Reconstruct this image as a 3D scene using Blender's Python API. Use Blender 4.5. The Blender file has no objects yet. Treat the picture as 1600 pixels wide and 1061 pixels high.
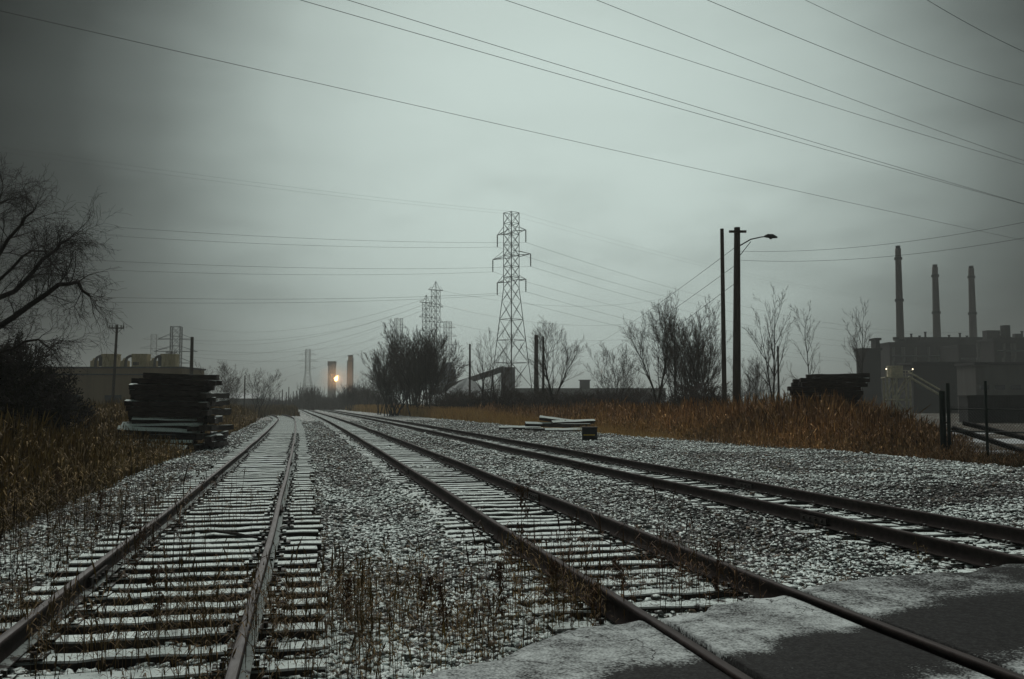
import bpy, math, random
import numpy as np
from mathutils import Vector, Matrix

# ------------------------------------------------------------ camera, sky, sun, exposure
PSI = math.radians(11.94)
PITCH = math.radians(3.78)
F = 1500.0
CAM = np.array([0.0, 0.0, 1.69])
scn = bpy.context.scene
COL = scn.collection
cd = bpy.data.cameras.new("Camera")
cam = bpy.data.objects.new("Camera", cd)
COL.objects.link(cam)
cam.location = CAM
cam.rotation_euler = (math.pi / 2 + PITCH, 0, -PSI)
cd.lens = F / 1600 * 36
cd.sensor_width = 36
cd.clip_start = 0.05
cd.clip_end = 6000
scn.camera = cam

FW = np.array([math.sin(PSI), math.cos(PSI)])
RT = np.array([math.cos(PSI), -math.sin(PSI)])

def P(px, py, D):
    """world point at horizontal depth D seen in the direction of that photo pixel"""
    fh = F * math.cos(PITCH) - (530 - py) * math.sin(PITCH)
    up = F * math.sin(PITCH) + (530 - py) * math.cos(PITCH)
    s = D / fh
    xy = (px - 800) * s * RT + D * FW
    return np.array([xy[0], xy[1], CAM[2] + up * s])

def PG(px, D, z=-0.2):
    p = P(px, 629, D); p[2] = z
    return p

scn.view_settings.view_transform = 'Standard'
scn.view_settings.look = 'None'
scn.view_settings.gamma = 1
scn.view_settings.exposure = 0.47
try:
    scn.view_settings.use_curve_mapping = False
except Exception:
    pass
scn.cycles.volume_bounces = 1
scn.cycles.max_bounces = 6

SUN_EL, SUN_AZ = math.radians(48), math.radians(0)   # azimuth clockwise from +Y
w = bpy.data.worlds.new("World"); scn.world = w; w.use_nodes = True
nt = w.node_tree; nt.nodes.clear()
def N(nt, t, **k):
    n = nt.nodes.new(t)
    for a, b in k.items():
        setattr(n, a, b)
    return n
def L(nt, a, b):
    nt.links.new(a, b)
def math_(nt, op, a, b=None, c=None, clamp=False):
    n = N(nt, 'ShaderNodeMath', operation=op, use_clamp=clamp)
    for i, v in enumerate((a, b, c)):
        if v is None: continue
        if isinstance(v, (int, float)): n.inputs[i].default_value = v
        else: L(nt, v, n.inputs[i])
    return n.outputs[0]
def maprange(nt, v, a, b, c, d, smooth=False):
    n = N(nt, 'ShaderNodeMapRange')
    if smooth: n.interpolation_type = 'SMOOTHSTEP'
    L(nt, v, n.inputs['Value'])
    for k, x in zip(('From Min', 'From Max', 'To Min', 'To Max'), (a, b, c, d)):
        n.inputs[k].default_value = x
    return n.outputs[0]
def mixc(nt, f, a, b, mode='MIX'):
    n = N(nt, 'ShaderNodeMix', data_type='RGBA', blend_type=mode)
    if isinstance(f, (int, float)): n.inputs['Factor'].default_value = f
    else: L(nt, f, n.inputs['Factor'])
    for s, v in (('A', a), ('B', b)):
        i = [x for x in n.inputs if x.name == s and x.type == 'RGBA'][0]
        if isinstance(v, (tuple, list)): i.default_value = (*v[:3], 1)
        else: L(nt, v, i)
    return [o for o in n.outputs if o.type == 'RGBA'][0]

sky = N(nt, 'ShaderNodeTexSky', sky_type='NISHITA')
sky.sun_disc = False
sky.sun_elevation = SUN_EL
sky.sun_rotation = SUN_AZ
sky.air_density = 1.5; sky.dust_density = 4
tc = N(nt, 'ShaderNodeTexCoord')
gen = tc.outputs['Generated']
# overcast sky with a vignette falloff painted in: brightest ahead, darkening outward
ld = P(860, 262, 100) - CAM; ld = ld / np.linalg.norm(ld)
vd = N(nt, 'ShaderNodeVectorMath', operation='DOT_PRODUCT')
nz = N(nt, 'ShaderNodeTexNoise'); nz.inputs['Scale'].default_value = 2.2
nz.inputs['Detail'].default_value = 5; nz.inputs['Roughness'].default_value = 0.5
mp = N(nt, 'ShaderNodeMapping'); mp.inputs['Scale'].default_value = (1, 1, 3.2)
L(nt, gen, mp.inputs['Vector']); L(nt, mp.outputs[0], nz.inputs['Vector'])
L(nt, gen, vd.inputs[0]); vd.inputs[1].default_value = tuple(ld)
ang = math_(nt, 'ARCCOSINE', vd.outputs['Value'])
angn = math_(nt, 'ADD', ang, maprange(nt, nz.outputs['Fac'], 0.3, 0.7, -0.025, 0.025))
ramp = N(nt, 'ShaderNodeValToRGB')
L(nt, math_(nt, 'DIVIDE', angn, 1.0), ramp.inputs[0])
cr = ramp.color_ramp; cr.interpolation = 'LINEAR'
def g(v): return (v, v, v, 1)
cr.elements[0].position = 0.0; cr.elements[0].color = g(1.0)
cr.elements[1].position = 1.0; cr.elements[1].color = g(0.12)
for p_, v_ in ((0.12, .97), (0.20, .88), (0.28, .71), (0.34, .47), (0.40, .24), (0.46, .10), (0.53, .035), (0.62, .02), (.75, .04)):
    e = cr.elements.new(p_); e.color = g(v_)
# darker low cloud and drifting smoke banks near the skyline
sx = N(nt, 'ShaderNodeSeparateXYZ'); L(nt, gen, sx.inputs[0])
low = maprange(nt, sx.outputs['Z'], 0.02, 0.22, 0.92, 1.0, True)
nz2 = N(nt, 'ShaderNodeTexNoise'); nz2.inputs['Scale'].default_value = 5; nz2.inputs['Detail'].default_value = 6
mp2 = N(nt, 'ShaderNodeMapping'); mp2.inputs['Scale'].default_value = (1, 1, 3); mp2.inputs['Location'].default_value = (3, 1, 0)
L(nt, gen, mp2.inputs['Vector']); L(nt, mp2.outputs[0], nz2.inputs['Vector'])
band = math_(nt, 'MULTIPLY', maprange(nt, sx.outputs['Z'], 0.05, 0.12, 0, 1, True), maprange(nt, sx.outputs['Z'], 0.16, 0.30, 1, 0.25, True))
smk = math_(nt, 'SUBTRACT', 1.0, math_(nt, 'MULTIPLY', band, maprange(nt, nz2.outputs['Fac'], 0.42, 0.75, 0, 0.2, True)))
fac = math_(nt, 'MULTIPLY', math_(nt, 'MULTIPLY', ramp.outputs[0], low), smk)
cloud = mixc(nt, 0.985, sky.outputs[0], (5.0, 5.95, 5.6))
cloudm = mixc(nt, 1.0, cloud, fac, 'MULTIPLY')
bg = N(nt, 'ShaderNodeBackground'); bg.inputs['Strength'].default_value = 0.085
wo = N(nt, 'ShaderNodeOutputWorld')
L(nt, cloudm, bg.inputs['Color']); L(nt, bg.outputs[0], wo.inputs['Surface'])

sl = bpy.data.lights.new("Sun", 'SUN'); sl.energy = 1.5; sl.angle = math.radians(45); sl.color = (1.0, 0.97, 0.92)
so = bpy.data.objects.new("Sun", sl); COL.objects.link(so)
sd = Vector((math.sin(SUN_AZ) * math.cos(SUN_EL), math.cos(SUN_AZ) * math.cos(SUN_EL), math.sin(SUN_EL)))
so.rotation_euler = (-sd).to_track_quat('-Z', 'Y').to_euler()
so.location = (0, 0, 60)

rng = np.random.default_rng(7)
random.seed(7)

# ------------------------------------------------------------ materials
def newmat(name):
    m = bpy.data.materials.new(name); m.use_nodes = True
    t = m.node_tree; t.nodes.clear()
    o = N(t, 'ShaderNodeOutputMaterial'); b = N(t, 'ShaderNodeBsdfPrincipled')
    L(t, b.outputs[0], o.inputs['Surface'])
    return m, t, b

SNOWC = (0.70, 0.81, 0.78)
def mat(name, c1, c2=None, scale=3.0, rough=0.8, bump=0.3, snow=0.0, snowscale=8.0, metal=0.0, stretch=(1, 1, 1), coord='Object', attr=None, snow_up=0.6, spec=0.3, detail=5):
    """noise-mottled surface; snow>0 lets snow lie on upward faces"""
    m, t, b = newmat(name)
    tc = N(t, 'ShaderNodeTexCoord'); mp = N(t, 'ShaderNodeMapping')
    mp.inputs['Scale'].default_value = stretch
    L(t, tc.outputs[coord], mp.inputs['Vector'])
    n1 = N(t, 'ShaderNodeTexNoise'); n1.inputs['Scale'].default_value = scale; n1.inputs['Detail'].default_value = detail
    n1.inputs['Roughness'].default_value = 0.65
    L(t, mp.outputs[0], n1.inputs['Vector'])
    c2 = c2 or tuple(x * 0.6 for x in c1)
    col = mixc(t, maprange(t, n1.outputs['Fac'], 0.35, 0.65, 0, 1), c1, c2)
    if attr:
        a = N(t, 'ShaderNodeAttribute', attribute_name=attr)
        col = mixc(t, 1.0, a.outputs['Color'], mixc(t, maprange(t, n1.outputs['Fac'], 0.3, 0.7, 0, 1), (1, 1, 1), (0.65, 0.65, 0.65)), 'MULTIPLY')
    if snow > 0:
        geo = N(t, 'ShaderNodeNewGeometry'); s = N(t, 'ShaderNodeSeparateXYZ')
        L(t, geo.outputs['Normal'], s.inputs[0])
        up = maprange(t, s.outputs['Z'], snow_up, snow_up + 0.2, 0, 1)
        n2 = N(t, 'ShaderNodeTexNoise'); n2.inputs['Scale'].default_value = snowscale; n2.inputs['Detail'].default_value = 6
        n2.inputs['Roughness'].default_value = 0.7
        L(t, geo.outputs['Position'], n2.inputs['Vector'])
        th = 0.5 + (0.5 - snow) * 0.5
        oi = N(t, 'ShaderNodeObjectInfo')
        nv = math_(t, 'ADD', n2.outputs['Fac'], math_(t, 'MULTIPLY', math_(t, 'SUBTRACT', oi.outputs['Random'], 0.55), 0.14))
        f = math_(t, 'MULTIPLY', up, maprange(t, nv, th - 0.03, th + 0.03, 0, 1))
        n4 = N(t, 'ShaderNodeTexNoise'); n4.inputs['Scale'].default_value = 34; n4.inputs['Detail'].default_value = 3
        L(t, geo.outputs['Position'], n4.inputs['Vector'])
        f = math_(t, 'MULTIPLY', f, maprange(t, n4.outputs['Fac'], 0.34, 0.40, 0.15, 1))
        col = mixc(t, f, col, SNOWC)
    L(t, col, b.inputs['Base Color'])
    b.inputs['Roughness'].default_value = rough
    b.inputs['Metallic'].default_value = metal
    b.inputs['Specular IOR Level'].default_value = spec
    if bump:
        bp = N(t, 'ShaderNodeBump'); bp.inputs['Strength'].default_value = bump; bp.inputs['Distance'].default_value = 0.02
        L(t, n1.outputs['Fac'], bp.inputs['Height']); L(t, bp.outputs[0], b.inputs['Normal'])
    return m

def ballast_mat():
    m, t, b = newmat('ballast_gravel')
    geo = N(t, 'ShaderNodeNewGeometry'); pos = geo.outputs['Position']
    vo = N(t, 'ShaderNodeTexVoronoi'); vo.inputs['Scale'].default_value = 22
    L(t, pos, vo.inputs['Vector'])
    sp = N(t, 'ShaderNodeSeparateColor'); L(t, vo.outputs['Color'], sp.inputs[0])
    stone = mixc(t, sp.outputs[0], (0.04, 0.042, 0.04), (0.14, 0.14, 0.13))
    stone = mixc(t, maprange(t, sp.outputs[1], 0.75, 0.9, 0, 0.7), stone, (0.11, 0.065, 0.04))
    n = N(t, 'ShaderNodeTexNoise'); n.inputs['Scale'].default_value = 15; n.inputs['Detail'].default_value = 5; n.inputs['Roughness'].default_value = 0.7
    L(t, pos, n.inputs['Vector'])
    nn = N(t, 'ShaderNodeTexNoise'); nn.inputs['Scale'].default_value = 2.1; nn.inputs['Detail'].default_value = 4
    L(t, pos, nn.inputs['Vector'])
    a = N(t, 'ShaderNodeAttribute', attribute_name='snow')
    s = math_(t, 'ADD', n.outputs['Fac'], math_(t, 'MULTIPLY', math_(t, 'SUBTRACT', a.outputs['Fac'], 0.5), 0.42))
    s = math_(t, 'ADD', s, math_(t, 'MULTIPLY', math_(t, 'SUBTRACT', nn.outputs['Fac'], 0.5), 0.42))
    s = math_(t, 'SUBTRACT', s, math_(t, 'MULTIPLY', math_(t, 'SUBTRACT', vo.outputs['Distance'], 0.35), 0.25))
    f = maprange(t, s, 0.485, 0.535, 0, 1)
    # near right-hand gravel painted darker, standing in for vignette shade
    dk = N(t, 'ShaderNodeAttribute', attribute_name='corner_shade')
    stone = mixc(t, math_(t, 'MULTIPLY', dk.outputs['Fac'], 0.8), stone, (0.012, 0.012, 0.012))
    L(t, mixc(t, f, stone, SNOWC), b.inputs['Base Color'])
    b.inputs['Roughness'].default_value = 0.8; b.inputs['Specular IOR Level'].default_value = 0.25
    bp = N(t, 'ShaderNodeBump'); bp.inputs['Strength'].default_value = 0.8; bp.inputs['Distance'].default_value = 0.03
    L(t, vo.outputs['Distance'], bp.inputs['Height']); bp.invert = True
    L(t, bp.outputs[0], b.inputs['Normal'])
    return m

def stone_mat():
    m, t, b = newmat('loose_ballast_stone')
    geo = N(t, 'ShaderNodeNewGeometry')
    a = N(t, 'ShaderNodeAttribute', attribute_name='Col')
    s = N(t, 'ShaderNodeSeparateXYZ'); L(t, geo.outputs['Normal'], s.inputs[0])
    n = N(t, 'ShaderNodeTexNoise'); n.inputs['Scale'].default_value = 40; n.inputs['Detail'].default_value = 3
    L(t, geo.outputs['Position'], n.inputs['Vector'])
    al = a.outputs['Alpha']
    v = math_(t, 'ADD', s.outputs['Z'], math_(t, 'MULTIPLY', math_(t, 'SUBTRACT', n.outputs['Fac'], 0.5), 1.5))
    v = math_(t, 'ADD', v, math_(t, 'SUBTRACT', al, 0.75))
    L(t, mixc(t, maprange(t, v, 0.72, 0.80, 0, 1), a.outputs['Color'], SNOWC), b.inputs['Base Color'])
    b.inputs['Roughness'].default_value = 0.75; b.inputs['Specular IOR Level'].default_value = 0.3
    return m

def road_mat():
    m, t, b = newmat('wet_asphalt')
    geo = N(t, 'ShaderNodeNewGeometry'); pos = geo.outputs['Position']
    n = N(t, 'ShaderNodeTexNoise'); n.inputs['Scale'].default_value = 60; n.inputs['Detail'].default_value = 4
    n2 = N(t, 'ShaderNodeTexNoise'); n2.inputs['Scale'].default_value = 3.5; n2.inputs['Detail'].default_value = 6
    n3 = N(t, 'ShaderNodeTexNoise'); n3.inputs['Scale'].default_value = 22; n3.inputs['Detail'].default_value = 5
    for q in (n, n2, n3): L(t, pos, q.inputs['Vector'])
    base = mixc(t, maprange(t, n.outputs['Fac'], 0.35, 0.65, 0, 1), (0.010, 0.011, 0.011), (0.036, 0.039, 0.038))
    base = mixc(t, maprange(t, n3.outputs['Fac'], 0.42, 0.62, 0, .8), base, (0.009, 0.009, 0.009))
    a = N(t, 'ShaderNodeAttribute', attribute_name='snow')
    v = math_(t, 'ADD', a.outputs['Fac'], math_(t, 'MULTIPLY', math_(t, 'SUBTRACT', n2.outputs['Fac'], 0.5), 1.3))
    v = math_(t, 'ADD', v, math_(t, 'MULTIPLY', math_(t, 'SUBTRACT', n3.outputs['Fac'], 0.5), 0.9))
    v = math_(t, 'ADD', v, math_(t, 'MULTIPLY', math_(t, 'SUBTRACT', n.outputs['Fac'], 0.5), 1.5))
    ck = N(t, 'ShaderNodeTexVoronoi', feature='DISTANCE_TO_EDGE'); ck.inputs['Scale'].default_value = 0.8
    wv = N(t, 'ShaderNodeVectorMath', operation='ADD'); wn = N(t, 'ShaderNodeVectorMath', operation='SCALE'); wn.inputs['Scale'].default_value = 0.5
    L(t, n2.outputs['Color'], wn.inputs[0]); L(t, pos, wv.inputs[0]); L(t, wn.outputs[0], wv.inputs[1]); L(t, wv.outputs[0], ck.inputs['Vector'])
    crack = maprange(t, ck.outputs['Distance'], 0.001, 0.006, 0, 1)
    f = math_(t, 'MULTIPLY', maprange(t, v, 0.15, 0.9, 0, 0.88), crack)
    base = mixc(t, crack, (0.01, 0.01, 0.01), base)
    L(t, mixc(t, f, base, (0.6, 0.67, 0.66)), b.inputs['Base Color'])
    L(t, maprange(t, f, 0, 0.9, 0.75, 0.9), b.inputs['Roughness']); b.inputs['Specular IOR Level'].default_value = 0.06
    bp = N(t, 'ShaderNodeBump'); bp.inputs['Strength'].default_value = 0.5; bp.inputs['Distance'].default_value = 0.006
    L(t, n.outputs['Fac'], bp.inputs['Height']); L(t, bp.outputs[0], b.inputs['Normal'])
    return m

M = {}
M['ballast'] = ballast_mat()
M['stone'] = stone_mat()
M['road'] = road_mat()
M['rail'] = mat('rusty_rail_steel', (0.04, 0.031, 0.028), (0.018, 0.014, 0.013), 8, 0.8, 0.3, spec=0.1)
M['rail_top'] = mat('worn_rail_head', (0.14, 0.14, 0.14), (0.07, 0.065, 0.06), 5, 0.7, 0.1, metal=0.0, stretch=(6, 0.6, 1))
M['rail_dark_top'] = mat('brown_rail_head', (0.05, 0.043, 0.04), (0.03, 0.026, 0.024), 5, 0.75, 0.1, stretch=(6, 0.6, 1), spec=0.15)
M['rail_foot'] = mat('rail_foot_with_snow', (0.05, 0.04, 0.036), (0.03, 0.025, 0.022), 8, 0.7, 0.2, snow=0.62, snowscale=5, snow_up=0.5)
M['sleeper'] = mat('creosote_sleeper_with_snow', (0.035, 0.03, 0.026), (0.016, 0.014, 0.013), 10, 0.85, 0.5, snow=0.90, snowscale=6.5, stretch=(0.4, 3, 1), snow_up=0.75)
M['sleeper2'] = mat('creosote_sleeper_less_snow', (0.04, 0.034, 0.03), (0.018, 0.016, 0.014), 10, 0.85, 0.5, snow=0.74, snowscale=9, stretch=(0.4, 3, 1), snow_up=0.75)
M['oldtie'] = mat('old_weathered_tie', (0.07, 0.056, 0.05), (0.016, 0.013, 0.012), 6, 0.9, 0.6, snow=0.8, snowscale=2.2, stretch=(0.5, 4, 4), snow_up=0.8)
M['snowtie'] = mat('old_tie_under_thick_snow', (0.04, 0.033, 0.03), (0.015, 0.012, 0.01), 6, 0.9, 0.6, snow=0.95, snowscale=2.0, stretch=(0.5, 4, 4), snow_up=0.45)
M['plate'] = mat('tie_plate_with_snow', (0.035, 0.028, 0.024), (0.018, 0.015, 0.013), 20, 0.8, 0.2, snow=0.55, snowscale=9, snow_up=0.5)
M['iron'] = mat('dark_iron', (0.03, 0.024, 0.02), (0.015, 0.012, 0.01), 20, 0.7, 0.2)
M['wood'] = mat('pole_wood', (0.10, 0.088, 0.076), (0.055, 0.047, 0.041), 4, 0.9, 0.4, stretch=(6, 6, 0.5))
M['galv'] = mat('galvanised_steel', (0.16, 0.17, 0.17), (0.1, 0.105, 0.105), 2, 0.6, 0.1, metal=0.3)
M['galvdk'] = mat('dull_tower_steel', (0.07, 0.075, 0.075), (0.045, 0.05, 0.05), 2, 0.7, 0.1)
M['insul'] = mat('brown_insulator', (0.04, 0.035, 0.03), None, 9, 0.4, 0.1)
M['wire'] = mat('wire_metal', (0.035, 0.037, 0.037), None, 1, 0.7, 0)
M['bark'] = mat('grey_bark', (0.05, 0.042, 0.036), (0.025, 0.021, 0.018), 6, 0.95, 0.5, stretch=(1, 1, 0.2))
M['twig'] = mat('bare_twigs', (0.085, 0.065, 0.055), (0.05, 0.04, 0.034), 1, 0.95, 0)
M['barkdk'] = mat('dark_wet_bark', (0.03, 0.025, 0.021), (0.014, 0.012, 0.01), 6, 0.95, 0.4)
M['leaf'] = mat('withered_dark_leaves', (0.03, 0.028, 0.014), (0.012, 0.012, 0.008), 1, 0.9, 0)
M['reed'] = mat('dry_reed', (0.2, 0.12, 0.05), None, 1, 0.9, 0, attr='Col')
M['concrete'] = mat('stained_concrete', (0.22, 0.21, 0.19), (0.13, 0.12, 0.11), 0.4, 0.9, 0.2, stretch=(1, 1, 0.3))
M['chim'] = mat('sooty_chimney_brick', (0.085, 0.075, 0.07), (0.045, 0.04, 0.037), 0.25, 0.9, 0.2, stretch=(1, 1, 0.25))
M['tan'] = mat('tan_cladding', (0.27, 0.205, 0.115), (0.2, 0.15, 0.085), 0.5, 0.85, 0.1, stretch=(1, 1, 0.1))
M['cream'] = mat('rusty_cream_steel', (0.62, 0.55, 0.34), (0.3, 0.24, 0.13), 1.6, 0.8, 0.2, stretch=(1, 1, 0.35))
M['dkwall'] = mat('dark_corrugated_wall', (0.026, 0.023, 0.022), (0.013, 0.012, 0.012), 0.3, 0.85, 0.2, stretch=(1, 1, 0.15))
M['dkwall2'] = mat('grey_shed_cladding', (0.10, 0.10, 0.092), (0.065, 0.063, 0.058), 0.4, 0.85, 0.2, stretch=(1, 1, 0.15))
M['black'] = mat('blackened_steel', (0.02, 0.02, 0.02), (0.01, 0.01, 0.01), 2, 0.8, 0.1)
M['glass'] = mat('dirty_window', (0.02, 0.025, 0.028), (0.04, 0.045, 0.05), 1, 0.25, 0)
M['green'] = mat('dark_green_paint', (0.012, 0.025, 0.02), (0.008, 0.014, 0.012), 3, 0.6, 0.1)
M['platform'] = mat('pale_painted_steel', (0.5, 0.47, 0.35), (0.3, 0.28, 0.2), 2, 0.7, 0.1)
M['yellow'] = mat('yellow_paint', (0.55, 0.38, 0.03), (0.4, 0.26, 0.03), 5, 0.6, 0.1)
M['snowroof'] = mat('snow_covered_roof', (0.62, 0.68, 0.68), (0.5, 0.55, 0.55), 0.6, 0.85, 0.2)
M['snowheap'] = mat('snowy_stockpile', (0.5, 0.55, 0.56), (0.2, 0.22, 0.22), 0.12, 0.9, 0.5, stretch=(1, 1, 0.3))
M['blue'] = mat('faded_blue_steel', (0.05, 0.09, 0.15), (0.04, 0.06, 0.1), 0.5, 0.8, 0.1)
M['ground'] = mat('frozen_rough_ground', (0.055, 0.045, 0.028), (0.03, 0.026, 0.018), 1.5, 0.95, 0.4, snow=0.22, snowscale=0.55, snow_up=0.5)
def emit(name, col, s):
    m, t, b = newmat(name)
    b.inputs['Base Color'].default_value = (*col, 1)
    b.inputs['Emission Color'].default_value = (*col, 1); b.inputs['Emission Strength'].default_value = s
    return m
M['flame'] = emit('gas_flame', (1.0, 0.45, 0.15), 5)
M['lamp'] = emit('lit_lamp_glass', (1.0, 0.85, 0.6), 2.2)

# ------------------------------------------------------------ mesh building
def link(name, me, mats, parent=None):
    o = bpy.data.objects.new(name, me)
    for m in mats: me.materials.append(m)
    COL.objects.link(o)
    if parent: o.parent = parent
    return o

def npmesh(name, V, Fc, mats, parent=None, smooth=False, col=None, attrs=None, mi=None):
    """V (n,3); Fc (m,k) equal-sized faces"""
    V = np.asarray(V, dtype=np.float32); Fc = np.asarray(Fc, dtype=np.int32)
    me = bpy.data.meshes.new(name)
    m, k = Fc.shape
    me.vertices.add(len(V)); me.vertices.foreach_set('co', V.ravel())
    me.loops.add(m * k); me.loops.foreach_set('vertex_index', Fc.ravel())
    me.polygons.add(m)
    me.polygons.foreach_set('loop_start', np.arange(0, m * k, k, dtype=np.int32))
    try: me.polygons.foreach_set('loop_total', np.full(m, k, dtype=np.int32))
    except Exception: pass
    if mi is not None: me.polygons.foreach_set('material_index', np.asarray(mi, dtype=np.int32))
    if smooth: me.polygons.foreach_set('use_smooth', np.ones(m, dtype=bool))
    if col is not None:
        a = me.color_attributes.new('Col', 'FLOAT_COLOR', 'POINT')
        a.data.foreach_set('color', np.asarray(col, dtype=np.float32).ravel())
    for an, av in (attrs or {}).items():
        a = me.attributes.new(an, 'FLOAT', 'POINT'); a.data.foreach_set('value', np.asarray(av, dtype=np.float32).ravel())
    me.update(calc_edges=True); me.validate()
    return link(name, me, mats, parent)

class MB:
    def __init__(s): s.v = []; s.f = []; s.m = []
    def add(s, V, Fs, mi=0):
        o = len(s.v); s.v += [tuple(map(float, x)) for x in V]
        s.f += [tuple(i + o for i in f) for f in Fs]; s.m += [mi] * len(Fs)
        return s
    def box(s, c, d, rz=0.0, mi=0, taper=1.0, rx=0.0, ry=0.0):
        R = Matrix.Rotation(rz, 3, 'Z') @ Matrix.Rotation(ry, 3, 'Y') @ Matrix.Rotation(rx, 3, 'X')
        V = []
        for z in (-.5, .5):
            k = taper if z > 0 else 1
            for x, y in ((-.5, -.5), (.5, -.5), (.5, .5), (-.5, .5)):
                V.append(R @ Vector((x * d[0] * k, y * d[1] * k, z * d[2])) + Vector(c))
        return s.add(V, [(3, 2, 1, 0), (4, 5, 6, 7), (0, 1, 5, 4), (1, 2, 6, 5), (2, 3, 7, 6), (3, 0, 4, 7)], mi)
    def ring(s, pts, rad, n=8, mi=0, cap=True):
        """tube along points with radii"""
        pts = [Vector(p) for p in pts]; R = []
        prev = None
        for i, p in enumerate(pts):
            d = (pts[min(i + 1, len(pts) - 1)] - pts[max(i - 1, 0)]).normalized()
            a = prev if prev is not None else (Vector((1, 0, 0)) if abs(d.x) < .9 else Vector((0, 1, 0)))
            u = (a - d * a.dot(d)).normalized(); v = d.cross(u); prev = u
            r = rad[i] if isinstance(rad, (list, tuple)) else rad
            R.append([p + (u * math.cos(2 * math.pi * j / n) + v * math.sin(2 * math.pi * j / n)) * r for j in range(n)])
        V = [q for rr in R for q in rr]
        Fs = [(i * n + j, i * n + (j + 1) % n, (i + 1) * n + (j + 1) % n, (i + 1) * n + j) for i in range(len(pts) - 1) for j in range(n)]
        if cap:
            Fs.append(tuple(range(n))[::-1]); Fs.append(tuple((len(pts) - 1) * n + j for j in range(n)))
        return s.add(V, Fs, mi)
    def beam(s, a, b, t, mi=0):
        return s.ring([a, b], t * 0.6, 4, mi)
    def build(s, name, mats, parent=None, smooth=False, bevel=0.0):
        me = bpy.data.meshes.new(name); me.from_pydata(s.v, [], s.f)
        me.polygons.foreach_set('material_index', s.m)
        if smooth: me.polygons.foreach_set('use_smooth', [True] * len(s.f))
        me.update()
        if not isinstance(mats, (list, tuple)): mats = [mats]
        o = link(name, me, mats, parent)
        if bevel:
            b = o.modifiers.new('bevel', 'BEVEL'); b.width = bevel; b.segments = 1
        return o

def tag(o, label=None, cat=None, group=None, kind=None):
    if label: o['label'] = label
    if cat: o['category'] = cat
    if group: o['group'] = group
    if kind: o['kind'] = kind
    return o
def thing(name, label, cat, loc, rz=0.0, group=None):
    o = bpy.data.objects.new(name, None); COL.objects.link(o)
    o.empty_display_size = 0.3
    o.location = tuple(map(float, loc)); o.rotation_euler = (0, 0, rz)
    return tag(o, label, cat, group)
def copy_tree(o, parent=None):
    c = o.copy(); COL.objects.link(c)
    if parent: c.parent = parent
    for ch in list(o.children): copy_tree(ch, c)
    return c

def segs_mesh(name, S, mats, parent=None, n=3):
    """S: (k,8) p,q,r0,r1 -> prisms"""
    S = np.asarray(S, dtype=np.float64)
    p, q, r0, r1 = S[:, 0:3], S[:, 3:6], S[:, 6], S[:, 7]
    d = q - p; d /= (np.linalg.norm(d, axis=1, keepdims=True) + 1e-9)
    a = np.where(np.abs(d[:, 2:3]) < .9, np.array([[0, 0, 1.]]), np.array([[1., 0, 0]]))
    u = np.cross(d, a); u /= np.linalg.norm(u, axis=1, keepdims=True); v = np.cross(d, u)
    k = len(S); V = np.zeros((k, 2 * n, 3))
    for j in range(n):
        o = u * math.cos(2 * math.pi * j / n) + v * math.sin(2 * math.pi * j / n)
        V[:, j] = p + o * r0[:, None]; V[:, n + j] = q + o * r1[:, None]
    base = (np.arange(k) * 2 * n)[:, None]
    Fc = np.concatenate([base + np.array([[j, (j + 1) % n, n + (j + 1) % n, n + j]]) for j in range(n)])
    return npmesh(name, V.reshape(-1, 3), Fc, mats, parent, smooth=True)

def vnoise(x, y, sc, seed):
    r = np.random.default_rng(seed).random((256, 256))
    x = np.asarray(x) / sc; y = np.asarray(y) / sc
    xi = np.floor(x).astype(int); yi = np.floor(y).astype(int)
    fx = x - xi; fy = y - yi; fx = fx * fx * (3 - 2 * fx); fy = fy * fy * (3 - 2 * fy)
    g = lambda a, b: r[a & 255, b & 255]
    return (g(xi, yi) * (1 - fx) + g(xi + 1, yi) * fx) * (1 - fy) + (g(xi, yi + 1) * (1 - fx) + g(xi + 1, yi + 1) * fx) * fy

# ------------------------------------------------------------ the line of the railway
def dev(Y):
    Y = np.asarray(Y, dtype=float)
    d = -1.0e-4 * np.clip(Y, 0, 120) ** 2
    return d - 0.024 * np.clip(Y - 120, 0, None)
def devL(Y):
    Y = np.asarray(Y, dtype=float)
    return dev(Y) - 0.8e-3 * np.clip(Y - 92, 0, 120) ** 2
RAILTOP = 0.19
TR = [(-1.90, -0.39, devL), (2.36, 3.86, dev), (6.86, 8.37, dev)]
def road_edge(X): return np.interp(X, [-14, -2, 0.4, 1.9, 4.7, 6.75, 12, 22], [-4, 3.4, 5.36, 6.55, 7.6, 8.12, 9.4, 11.5])      # far edge of the road surface

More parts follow.
